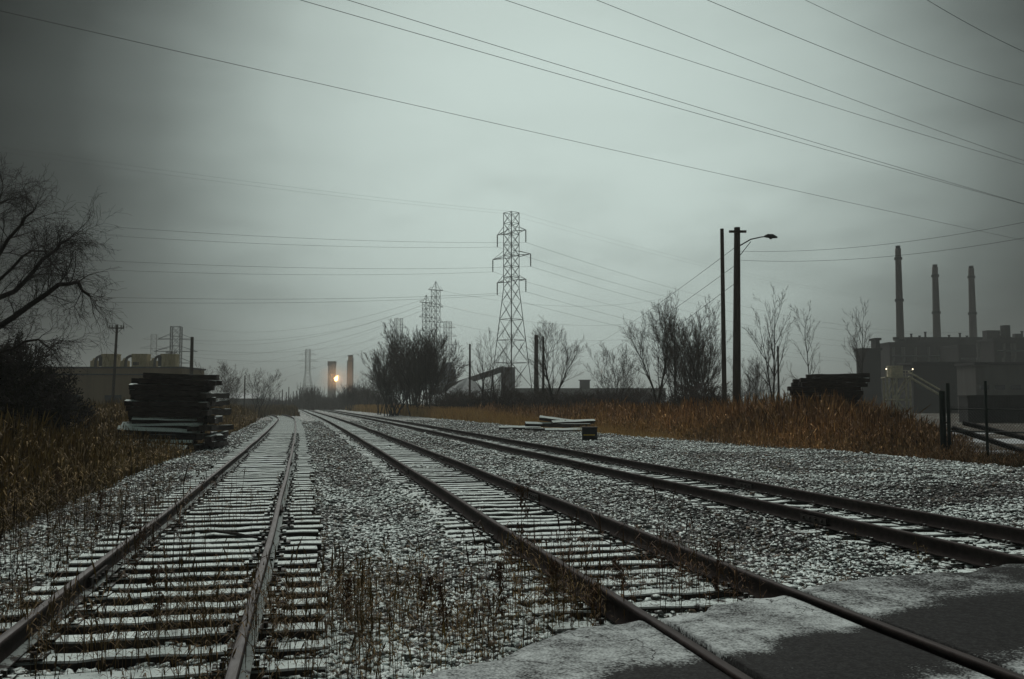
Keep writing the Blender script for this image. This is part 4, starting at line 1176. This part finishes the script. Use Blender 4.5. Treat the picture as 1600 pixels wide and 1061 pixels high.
tree('willow', 'dense twiggy bare tree behind the gap between the spreading tree and the lamp pole', 1078, 478, 104, wf=.7, rz=1)
tree('multi', 'broad faint bare tree just left of the street lamp pole', 1098, 462, 96, wf=.8, rz=3)
tree('tall', 'tall upright bare tree right of the street lamp pole', 1208, 438, 84, wf=.9, rz=2.2)
tree('small', 'dark twiggy bush left of the tall upright tree', 1172, 555, 80, wf=.9, rz=1.2)
tree('small', 'dark twiggy bush at the right foot of the street lamp', 1190, 562, 84, wf=.9, rz=3.2)
tree('thin', 'faint thin bare tree left of the stack behind the reeds', 1268, 468, 110, wf=1, rz=0.2)
tree('tall', 'faint tall bare tree between the stack and the first chimney', 1345, 462, 125, wf=.8, rz=1.2)
tree('multi', 'low bare tree near the horizon right of the roof box', 992, 575, 120, rz=.9)
tree('small', 'leftmost of two small bare trees beyond the left reeds', 348, 561, 120, rz=1.3, wf=1.2)
tree('small', 'right one of two small bare trees beyond the left reeds', 405, 574, 135, rz=2.6, wf=1.2)
for i, (px, pt_, D) in enumerate([(700, 605, 110), (722, 608, 112), (742, 602, 106), (765, 600, 104), (800, 604, 104), (822, 602, 100), (880, 606, 96), (900, 610, 98), (930, 606, 90), (950, 603, 85), (985, 602, 84), (1060, 590, 78), (1120, 588, 72)]):
    tree('shrub', 'low leafless brush ' + ['under the right willow, before the stockpile', 'left of the thin dark post', 'right of the thin dark post', 'at the left pylon leg', 'below the pylon centre', 'at the right pylon leg', 'below the forked tree', 'left of the roof box', 'right of the roof box', 'before the small bare tree', 'right of the small bare tree', 'below the tall spreading trees', 'left of the street lamp foot'][i], px, pt_, D, 'bare_shrub', 'shrub', 'low leafless shrubs', wf=1.7)
# far wood: one dark hazy mass of brush behind the tracks' vanishing point
S = []
R = random.Random(9)
for i in range(260):
    px = R.uniform(472, 615); D = R.uniform(230, 420); p = PG(px, D, -.3)
    h = R.uniform(3, 6.5) * (1.0 + .3 * math.sin(px * .07))
    for s in range(16):
        q = p + np.array([R.gauss(0, 1.3), R.gauss(0, 1.3), 0]); e = q + np.array([R.gauss(0, .8), R.gauss(0, .8), h * R.uniform(.6, 1)])
        S.append([*q, *e, .07, .03])
        for _ in range(4):
            f = R.uniform(.3, 1); c = q + (e - q) * f; S.append([*c, *(c + np.array([R.gauss(0, .5), R.gauss(0, .5), R.uniform(.2, .9)])), .03, .02])
o = segs_mesh('far_wood', S, [M['twig']]); tag(o, 'dark far off bare wood at the vanishing point of the tracks', 'wood', kind='stuff')
S = []
for i in range(420):
    px = R.choice([R.uniform(300, 475), R.uniform(690, 1000), R.uniform(690, 1380)]); D = R.uniform(260, 420); p = PG(px, D, -.3)
    h = R.uniform(2.5, 5)
    for s in range(14):
        q = p + np.array([R.gauss(0, 2.5), R.gauss(0, 1.5), 0]); e = q + np.array([R.gauss(0, .8), R.gauss(0, .8), h * R.uniform(.5, 1)])
        S.append([*q, *e, .09, .04])
o = segs_mesh('far_brush', S, [M['twig']]); tag(o, 'far off line of grey brush along the whole skyline', 'brush', kind='stuff')

# ------------------------------------------------------------ left factory
fb = PG(105, 150, -.3)
t = thing('factory_building', 'long low tan factory with three rooftop units behind the tall sleeper stack', 'building', fb, -PSI - .02)
Ht = P(150, 575, 150)[2] + .3; Wd = 36
b = MB(); b.box((0, 5, Ht / 2), (Wd, 10, Ht)); b.build('wall', M['tan'], t)
b = MB(); b.box((0, 5, Ht + .12), (Wd + .5, 10.5, .25)); b.build('roof', M['dkwall2'], t)
for i in range(5):
    w_ = MB(); w_.box((-12 + i * 6.4, -.04, 2.6), (2.6, .12, 1.2)); w_.build('window', M['glass'], t)
pipe = MB(); pipe.ring([(-14, -.3, Ht - .9), (17, -.3, Ht - 1.0)], .12, 6); pipe.build('pipe', M['galvdk'], t)
for i, (px, lb) in enumerate([(168, 'leftmost'), (215, 'middle'), (260, 'rightmost')]):
    p = P(px, 575, 154); p[2] = Ht - .3 + .25
    u = thing('rooftop_unit', f'{lb} rusty cream rooftop dust collector with a bent duct on the tan factory', 'rooftop unit', p, -PSI, 'rooftop units on the left factory')
    b = MB(); b.box((.55, 0, 1.05), (2.3, 2, 2.1)); b.box((.55, 0, 2.12), (2.45, 2.1, .1))
    for k in range(6): b.box((-.5 + k * .42, -1.03, 1.05), (.07, .06, 2.0))
    b.build('housing', M['cream'], u)
    b = MB(); b.box((-.72, -1.04, 1.0), (.55, .04, 1.6)) if i != 1 else b.box((.1, -1.04, .6), (.9, .04, .5)); b.build('panel', M['dkwall2'], u)
    b = MB(); b.ring([(-.5, -.4, 1.85), (-1.1, -.4, 1.85), (-1.55, -.4, 1.6), (-1.75, -.4, 1.1), (-1.75, -.4, 0)], .22, 10); b.build('duct', M['dkwall2'], u)
    b = MB(); b.box((-2.1, .2, .55), (1.1, 1.1, 1.1)); b.box((-2.1, .2, 1.3), (.7, .7, .5), taper=.6); b.build('fan_box', M['cream'], u)
# white roofs and small tanks far left centre
t = thing('shed', 'small pale snow roofed shed between the two small bare trees', 'shed', PG(378, 260, -.3), -PSI)
b = MB(); b.box((0, 4, 1.6), (8, 8, 3.2)); b.build('wall', M['concrete'], t)
b = MB(); b.add([(-4.4, -.4, 3.2), (4.4, -.4, 3.2), (4.4, 8.4, 3.2), (-4.4, 8.4, 3.2), (-4.4, 4, 4.6), (4.4, 4, 4.6)], [(0, 1, 5, 4), (2, 3, 4, 5), (0, 4, 3), (1, 2, 5), (3, 2, 1, 0)]); b.build('roof', M['snowroof'], t)
t = thing('shed', 'tiny snow roofed hut right of the second small bare tree', 'shed', PG(437, 400, -.3), -PSI)
b = MB(); b.box((0, 3, 1.5), (6, 6, 3)); b.build('wall', M['concrete'], t)
b = MB(); b.add([(-3.4, -.4, 3), (3.4, -.4, 3), (3.4, 6.4, 3), (-3.4, 6.4, 3), (-3.4, 3, 4.4), (3.4, 3, 4.4)], [(0, 1, 5, 4), (2, 3, 4, 5), (0, 4, 3), (1, 2, 5), (3, 2, 1, 0)]); b.build('roof', M['snowroof'], t)
tree('small', 'rusty brown small tree just right of the leftmost bare tree', 363, 588, 150, 'rusty_tree', mats=('bark', 'rusty') if 'rusty' in M else ('bark', 'twig'))

# ------------------------------------------------------------ furnace towers and flare at the vanishing point
D = 620
base = PG(518, D, -.3); H = P(518, 564, D)[2] + .3
t = thing('process_tower', 'tall grey steel process tower beside the orange flare at the vanishing point', 'tower', base, -PSI)
b = MB()
for x in (-1.9, 0, 1.9):
    for y in (-1.9, 1.9): b.ring([(x, y, 0), (x, y, H)], .35, 6)
for k in range(9):
    z = H * k / 9; b.box((0, 0, z + 1), (4.6, 4.6, .4))
    for s in (-1, 1): b.beam((s * 1.9, -1.95, z), (-s * 1.9, -1.95, z + H / 9), .2)
b.build('frame', M['galvdk'], t)
b = MB(); b.ring([(0, 0, 0), (0, 0, H * .92)], 1.15, 12); b.build('column', M['dkwall2'], t)
b = MB(); b.box((0, 0, H - 1.6), (4.9, 4.9, 3.0)); b.build('head_house', M['dkwall2'], t)
base = PG(547, D, -.3); H = P(547, 556, D)[2] + .3
t = thing('chimney', 'tan square stack right of the orange flare', 'chimney', base, -PSI)
b = MB(); b.box((0, 0, H / 2), (3.4, 3.4, H), taper=.8); b.build('shaft', M['tan'], t)
b = MB(); b.ring([(1.9, -1.2, 0), (1.75, -1.2, H * .97)], .35, 8); b.ring([(-1.9, -1.2, 0), (-1.75, -1.2, H * .9)], .3, 8); b.build('pipe', M['galvdk'], t)
b = MB(); b.box((-.2, 0, H - 3.2), (3.9, 3.9, .5)); b.box((0, 0, H + .2), (3.0, 3.0, .9)); b.build('gallery', M['dkwall2'], t)
base = PG(524, 600, -.3); zf = P(524, 592, 600)[2]
t = thing('flare_stack', 'thin flare stack burning with an orange flame at the vanishing point', 'flare', base, 0)
b = MB(); b.ring([(0, 0, 0), (0, 0, zf - .9)], .22, 8); b.build('pipe', M['galvdk'], t)
b = MB(); b.ring([(0, 0, zf - 1.0), (.15, 0, zf - .3), (.3, 0, zf + .8), (.9, 0, zf + 1.8), (1.5, 0, zf + 2.6)], [.3, 1.0, 1.2, .7, .1], 10); b.build('flame', M['flame'], t, smooth=True)
fl = bpy.data.lights.new('flame_light', 'POINT'); fl.energy = 5000; fl.color = (1, .55, .25); fl.shadow_soft_size = 1.2
fo = bpy.data.objects.new('flame_light', fl); COL.objects.link(fo); fo.parent = t; fo.location = (.3, -2, zf + .6)

# steam round the flare, its volume added to carry the orange halo
b = MB(); nn_, mm = 14, 20; V = []; Fs = []
for i in range(nn_ + 1):
    th = math.pi * i / nn_
    for j in range(mm):
        ph = 2 * math.pi * j / mm; k_ = 1 + .12 * math.sin(3 * ph + 2 * th) + .1 * math.sin(5 * th + ph)
        V.append((13 * k_ * math.sin(th) * math.cos(ph), 9 * k_ * math.sin(th) * math.sin(ph), 9 * k_ * math.cos(th)))
for i in range(nn_):
    for j in range(mm): Fs.append((i * mm + j, (i + 1) * mm + j, (i + 1) * mm + (j + 1) % mm, i * mm + (j + 1) % mm))
b.add(V, Fs)
sm = bpy.data.materials.new('halo_steam'); sm.use_nodes = True; st_ = sm.node_tree; st_.nodes.clear()
so_ = N(st_, 'ShaderNodeOutputMaterial'); sv = N(st_, 'ShaderNodeVolumePrincipled'); sv.inputs['Color'].default_value = (.92, .92, .92, 1); sv.inputs['Density'].default_value = 0.012
L(st_, sv.outputs[0], so_.inputs['Volume'])
o = b.build('steam', sm); p_ = P(528, 590, 600); o.location = tuple(map(float, p_)); tag(o, 'faint steam volume added around the flare to carry its orange halo', 'steam', kind='stuff')

# ------------------------------------------------------------ plant behind the pylon: stockpile, conveyor, blue tower
base = PG(730, 330, -.3)
t = thing('snowy_stockpile', 'white snow covered conical stockpile behind the thin dark post', 'stockpile', base, 0)
n = 36; V = [(0, 0, P(730, 590, 330)[2] + .3)]; Fs = []
for r_ in range(1, 7):
    for j in range(n):
        a = 2 * math.pi * j / n; rr = 2.9 * r_ * (1 + .08 * math.sin(a * 5 + r_)); V.append((rr * math.cos(a), rr * math.sin(a), (V[0][2]) * (1 - r_ / 6) ** 1.0 + .3 * math.sin(a * 7) * (r_ < 6)))
for j in range(n): Fs.append((0, 1 + j, 1 + (j + 1) % n))
for r_ in range(5):
    for j in range(n): Fs.append((1 + r_ * n + j, 1 + (r_ + 1) * n + j, 1 + (r_ + 1) * n + (j + 1) % n, 1 + r_ * n + (j + 1) % n))
b = MB(); b.add(V, Fs); b.build('heap', M['snowheap'], t)
t = thing('conveyor', 'dark inclined conveyor rising right over the white stockpile', 'conveyor', PG(735, 345, -.3), -PSI)
b = MB(); q0 = np.array([-15., 0, 4.5]); q1 = np.array([12., 0, 13.5])
for y in (-1, 1): b.beam(q0 + [0, y, 0], q1 + [0, y, 0], .5); b.beam(q0 + [0, y, 1.6], q1 + [0, y, 1.6], .4)
for k in range(13):
    a_ = q0 + (q1 - q0) * k / 13; c_ = q0 + (q1 - q0) * (k + 1) / 13; b.beam(a_ + [0, -1, 0], c_ + [0, -1, 1.6], .25)
b.build('truss', M['black'], t)
b = MB(); b.box(((q0 + q1) / 2) + np.array([0, 0, .8]), (28, 1.6, 1.0), ry=-math.atan2(9, 27)); b.build('belt', M['black'], t)
b = MB()
for f in (.15, .5, .85):
    p_ = q0 + (q1 - q0) * f
    for s in (-1, 1): b.beam((p_[0] + s, -1, 0), (p_[0], -1, p_[2]), .4)
b.build('leg', M['black'], t)
b = MB(); b.box((13.5, 0, 7.2), (5, 5, 15)); b.build('head_house', M['dkwall'], t)
t = thing('process_tower', 'blue grey steel tower block behind the stockpile, under the distant pylon', 'tower', PG(700, 480, -.3), -PSI)
Hb = P(700, 566, 480)[2] + .3
b = MB(); b.box((0, 0, Hb * .42), (7.5, 7, Hb * .84)); b.box((-.6, 0, Hb * .92), (4.5, 5, Hb * .16)); b.build('tower_block', M['blue'], t)
b = MB()
for k in range(6): b.box((0, -3.7, 2 + k * 3), (8.4, .6, .35))
b.box((-9, 0, Hb * .72), (12, 2, 1.0)); b.beam((-14, 0, 0), (-14, 0, Hb * .72), .6); b.build('gallery', M['galvdk'], t)
t = thing('building', 'low dark works building with a square box on its roof right of the forked tree', 'building', PG(915, 360, -.3), -PSI)
Hb = P(914, 607, 360)[2] + .3
b = MB(); b.box((0, 10, Hb / 2), (60, 20, Hb)); b.build('wall', M['dkwall2'], t)
b = MB(); b.box((0, 10, Hb + .1), (60.6, 20.6, .3)); b.build('roof', M['dkwall'], t)
b = MB(); b.box((0, 4, Hb + 1.7), (3.6, 4, 3.0)); b.box((0, 4, Hb + 3.3), (4.4, 4.6, .3)); b.build('roof_box', M['dkwall'], t)
for i in range(8):
    b = MB(); b.box((-24 + i * 7, -.05, Hb * .6), (4, .15, 1.4)); b.build('window', M['glass'], t)

# ------------------------------------------------------------ power plant at right
DP = 270
def chim(px, ptop, D, w0, w1, lb):
    base = PG(px, D, -.3); H = P(px, ptop, D)[2] + .3
    t = thing('chimney', lb, 'chimney', base, 0, 'three power plant chimneys')
    b = MB(); b.ring([(0, 0, 0), (0, 0, H * .35), (0, 0, H * .97), (0, 0, H)], [w0, w0 * .86, w1, w1], 20); b.build('shaft', M['chim'], t, smooth=True)
    for f in (.93, .67, .42):
        r = w0 + (w1 - w0) * f
        c = MB(); c.ring([(0, 0, H * f), (0, 0, H * f + .7)], r + .25, 20); c.build('gallery', M['black'], t)
    c = MB(); c.ring([(0, 0, H), (0, 0, H + .8)], w1 * .82, 20); c.build('liner', M['black'], t)
    return t
chim(1409.5, 388, DP, 1.3, .78, 'tallest and leftmost of the three power plant chimneys')
chim(1467, 417, DP + 25, 1.5, .85, 'middle chimney of the three at the power plant')
chim(1524, 419, DP + 30, 1.5, .85, 'rightmost chimney of the three at the power plant')
def block(t, px0, px1, ptop, D, dep, m, part='wall', win=None):
    a = P(px0, 629, D); b_ = P(px1, 629, D); H = P(px0, ptop, D)[2] + .3
    c = (a + b_) / 2; o3 = np.array([FW[0], FW[1], 0]) * dep / 2; c = c + o3
    loc = np.array(t.location)
    b = MB(); b.box((c[0] - loc[0], c[1] - loc[1], H / 2), (np.linalg.norm(b_ - a), dep, H), rz=-PSI)
    o = b.build(part, M[m], t)
    rt = MB(); rt.box((c[0] - loc[0], c[1] - loc[1], H + .25), (np.linalg.norm(b_ - a) + .6, dep + .6, .5), rz=-PSI); rt.build('roof', M['black'], t)
    if win:
        rows, cols = win
        for r_ in range(rows):
            for c_ in range(cols):
                px = px0 + (px1 - px0) * (c_ + .5) / cols; q = P(px, 629, D - .15)
                w_ = MB(); w_.box((q[0] - loc[0], q[1] - loc[1], H * (.55 + .3 * r_ / max(1, rows))), ((np.linalg.norm(b_ - a)) / cols * .6, .3, H * .09), rz=-PSI); w_.build('window', M['glass'], t)
    return H
t = thing('power_plant', 'huge dark stepped power plant below the three chimneys', 'building', PG(1500, DP, -.3), 0)
block(t, 1392, 1500, 537, DP - 12, 8, 'dkwall', win=(1, 9))
block(t, 1418, 1650, 529, DP + 2, 8, 'dkwall')
block(t, 1500, 1560, 541, DP - 24, 14, 'dkwall', win=(2, 4))
block(t, 1556, 1680, 531, DP - 36, 8, 'dkwall')
H2 = P(1500, 529, DP)[2] + .3
b = MB()
for px, pt_, w_ in [(1549, 519, 2.6), (1545, 524, 1.2), (1400, 529, 1.0), (1590, 524, 1.5)]:
    q = P(px, 529, DP - 5); zt = P(px, pt_, DP - 5)[2]
    b = MB(); b.box((q[0] - t.location[0], q[1] - t.location[1], (H2 + zt + .3) / 2), (w_ * 1.4, w_, zt + .3 - H2 + 1), rz=-PSI); b.build('roof_unit', M['black'], t)
b = MB()
for px in (1561, 1566, 1571, 1577):
    q = P(px, 529, DP - 30) - np.array(t.location); zt = P(px, 518 if px != 1571 else 511, DP - 30)[2] + .3
    b.beam((q[0], q[1], P(px, 531, DP - 30)[2]), (q[0], q[1], zt), .4)
for py in (519, 525):
    q = P(1561, py, DP - 30) - np.array(t.location); r_ = P(1577, py, DP - 30) - np.array(t.location); b.beam(q, r_, .35)
q = P(1571, 522, DP - 30) - np.array(t.location); b.box(q, (1.6, 1.6, 4.5))
b.build('roof_frame', M['black'], t)
lo = np.array(t.location)
for px, w_ in [(1397, .3), (1412, .5), (1431, .35), (1452, .3), (1470, .6), (1489, .35), (1530, .4), (1570, .35), (1585, .6)]:
    Dd = DP - 12.8 if px < 1500 else DP - 36.8
    q = P(px, 629, Dd) - lo; zt = P(px, 540 if px < 1500 else 534, Dd)[2]
    b = MB(); b.ring([(q[0], q[1], 0), (q[0], q[1], zt * .75), (q[0] + .3, q[1], zt * .8), (q[0] + .3, q[1], zt)], w_, 8); b.build('pipe', M['dkwall2'], t)
for px0, px1, py in [(1394, 1498, 556), (1394, 1460, 572), (1502, 1555, 560), (1558, 1640, 548), (1558, 1640, 575)]:
    Dd = DP - 13.4 if px0 < 1500 else (DP - 25 if px0 < 1556 else DP - 37.4)
    b = MB(); b.beam(P(px0, py, Dd) - lo, P(px1, py, Dd) - lo, .45); b.build('pipe', M['galvdk'], t)
for px, pt_ in [(1424, 521), (1437, 524), (1446, 518), (1483, 523), (1500, 520), (1511, 524), (1585, 522), (1597, 517)]:
    q = P(px, 529, DP + 1) - lo; zt = P(px, pt_, DP + 1)[2]
    b = MB(); b.ring([(q[0], q[1], H2 - .2), (q[0], q[1], zt), (q[0], q[1], zt + .3)], [.28, .28, .45], 8); b.build('vent', M['black'], t)
t = thing('building', 'grey shed with a row of small windows in front of the power plant', 'building', PG(1580, 165, -.3), 0)
block(t, 1526, 1700, 570, 165, 7, 'dkwall2', win=(1, 7))
t = thing('building', 'dark lower hall between lattice platform and grey shed', 'building', PG(1470, 185, -.3), 0)
block(t, 1428, 1528, 569, 185, 7, 'dkwall', win=(1, 5))
t = thing('building', 'small dark square block left of the power plant beside the lattice platform', 'building', PG(1366, 215, -.3), 0)
block(t, 1347, 1378, 547, 215, 3, 'dkwall'); block(t, 1371, 1377, 531, 216, 3, 'dkwall', 'stair_tower')
t = thing('shipping_container', 'black box container standing between chain link fence and grey shed', 'container', PG(1551, 95, -.27), -PSI - .1)
b = MB(); b.box((0, 0, 1.35), (5.6, 2.4, 2.5))
for k in range(24): b.box((-2.7 + k * .235, -1.22, 1.35), (.11, .06, 2.3))
b.build('body', M['black'], t)
b = MB(); b.box((0, 0, 2.66), (5.75, 2.5, .14)); b.box((0, 0, .06), (5.7, 2.5, .12)); b.build('frame', M['iron'], t)

# lattice platform with lamps
D = 150; t = thing('lattice_platform', 'pale steel lattice platform with small lit lamps left of the dark hall', 'platform', PG(1402, D, -.3), -PSI - .15)
zt = P(1400, 590, D)[2] + .3
b = MB(); hw = 1.7
for x in (-hw, -.3, hw):
    for y in (-1.2, 1.2): b.beam((x, y, 0), (x, y, zt), .26)
for y in (-1.2, 1.2):
    b.beam((-hw, y, zt * .42), (hw, y, zt * .42), .22); b.beam((-.3, y, zt * .42), (hw, y, zt), .20); b.beam((-.3, y, zt * .42), (hw * .8, y, 0), .20); b.beam((-hw, y, zt * .42), (-.3, y, zt), .18)
b.build('frame', M['platform'], t)
b = MB(); b.box((0, 0, zt + .06), (4.1, 3.0, .14)); b.build('deck', M['platform'], t)
b = MB()
for x in (-2, -1, 0, 1, 2): b.beam((x, -1.45, zt + .1), (x, -1.45, zt + 1.1), .06)
for z in (.6, 1.1): b.beam((-2, -1.45, zt + z), (2, -1.45, zt + z), .05)
b.build('railing', M['platform'], t)
b = MB(); b.box((-.2, .4, zt + 1.0), (2.2, 1.5, 1.8)); b.ring([(-.9, -.9, zt + .1), (-.9, -.9, zt + 1.5)], .35, 8); b.build('machinery', M['platform'], t)
b = MB(); b.beam((1.8, .2, zt + .2), (6.5, .5, zt * .55), .3); b.beam((1.8, .2, zt + 1.0), (6.5, .5, zt * .55 + .8), .22); b.build('chute', M['platform'], t)
for x, z in ((-1.85, 1.35), (2.05, 1.3)):
    b = MB(); b.beam((x, -1.45, zt), (x, -1.45, zt + z), .06); lp = b.build('lamp_post', M['galvdk'], t)
    b = MB(); b.ring([(x, -1.5, zt + z - .08), (x, -1.5, zt + z), (x, -1.5, zt + z + .1)], [.05, .12, .05], 8); b.build('lamp', M['lamp'], lp)

# ------------------------------------------------------------ chain link fence and gate at right
A = PG(1480, 32, -.26); B = PG(1760, 26.5, -.26)
dirv = (B - A); Lf = np.linalg.norm(dirv); ang_f = math.atan2(dirv[1], dirv[0])
t = thing('chain_link_fence', 'dark chain link fence with round posts, black pipes and snow patches behind', 'fence', A, ang_f)
hF = 1.75
for i, x in enumerate(np.linspace(0, Lf, 5)):
    if i == 0: continue
    b = MB(); b.ring([(x, 0, 0), (x, 0, hF + .9)], .045, 8); b.build('post', M['green'], t)
b = MB(); b.ring([(0, 0, hF * .58), (Lf, 0, hF * .62)], .03, 6); b.ring([(0, 0, .12), (Lf, 0, .12)], .02, 6); b.ring([(0, 0, hF), (Lf, 0, hF)], .022, 6); b.build('rail', M['green'], t)
S = []
st = .11; h = hF
for k in range(int((Lf + h) / st)):
    x0 = k * st - h
    for sgn in (1, -1):
        xa, za, xb, zb = (x0, 0, x0 + h, h) if sgn > 0 else (x0, h, x0 + h, 0)
        if xa < 0: f = (0 - xa) / (xb - xa); za = za + (zb - za) * f; xa = 0
        if xb > Lf: f = (Lf - xa) / (xb - xa); zb = za + (zb - za) * f; xb = Lf
        if xb > xa: S.append([xa, 0, za + .1, xb, 0, zb + .1, .005, .005])
segs_mesh('wire_mesh', S, [M['galvdk']], t)
t2 = thing('gate_post', 'thick dark green gate post pair at the left end of the chain link fence', 'post', A - np.array([.12, 0, 0]), ang_f)
b = MB(); b.ring([(-.07, 0, 0), (-.07, 0, 2.35)], .10, 10); b.build('post', M['green'], t2)
b = MB(); b.ring([(.17, 0, 0), (.17, 0, 2.6)], .06, 10); b.build('post', M['green'], t2)
b = MB(); b.box((.05, -.02, 1.3), (.3, .05, .06)); b.box((.05, -.02, .5), (.3, .05, .06)); b.build('hinge', M['iron'], t2)
# leaning pipes behind the fence
for i, (a_, b_) in enumerate([((1488, 668, 35), (1620, 712, 33)), ((1505, 660, 37), (1640, 694, 35))]):
    m = MB(); m.ring([P(*a_), P(*b_)], .10, 8)
    tag(m.build('steel_pipe', M['black']), ['nearer dark pipe slanting down right behind the chain link fence', 'farther dark pipe slanting behind the chain link fence, above the nearer one'][i], 'pipe', 'pipes behind the fence')
# snow patches in the yard behind the fence
rngp = np.random.default_rng(5)
for i, (px, D, sx_, sy_) in enumerate([(1535, 38, 1.8, 1.4), (1575, 50, 3.4, 2.2), (1505, 62, 3, 2), (1450, 42, 1.2, .8), (1590, 34.5, 1.2, .7)]):
    q = PG(px, D, -.205); n = 40; V = [(q[0], q[1], -.19)]
    for r_ in (.6, 1):
        for j in range(n):
            a = 2 * math.pi * j / n; rr = r_ * (1 + .22 * math.sin(a * 3 + i) + .14 * math.sin(a * 7 + 2 * i))
            V.append((q[0] + sx_ * rr * math.cos(a), q[1] + sy_ * rr * math.sin(a), -.195 if r_ < 1 else -.30))
    Fs = [(0, 1 + j, 1 + (j + 1) % n) for j in range(n)] + [(1 + j, 1 + n + j, 1 + n + (j + 1) % n, 1 + (j + 1) % n) for j in range(n)]
    b = MB(); b.add(V, Fs); o = b.build('snow_patch', M['snowheap']); tag(o, kind='structure')

# ------------------------------------------------------------ haze
hz = MB(); hz.box((0, 700, 28.5), (2700, 3340, 61))
hm = bpy.data.materials.new('winter_haze'); hm.use_nodes = True; ht = hm.node_tree; ht.nodes.clear()
ho = N(ht, 'ShaderNodeOutputMaterial'); pv = N(ht, 'ShaderNodeVolumePrincipled')
pv.inputs['Color'].default_value = (0.84, 0.9, 0.88, 1); pv.inputs['Density'].default_value = 0.0006; pv.inputs['Anisotropy'].default_value = 0.0
L(ht, pv.outputs[0], ho.inputs['Volume'])
# ground lies inside: the box reaches a metre below it
o = hz.build('haze', hm); tag(o, 'thin grey winter haze over the whole yard', 'haze', kind='stuff')
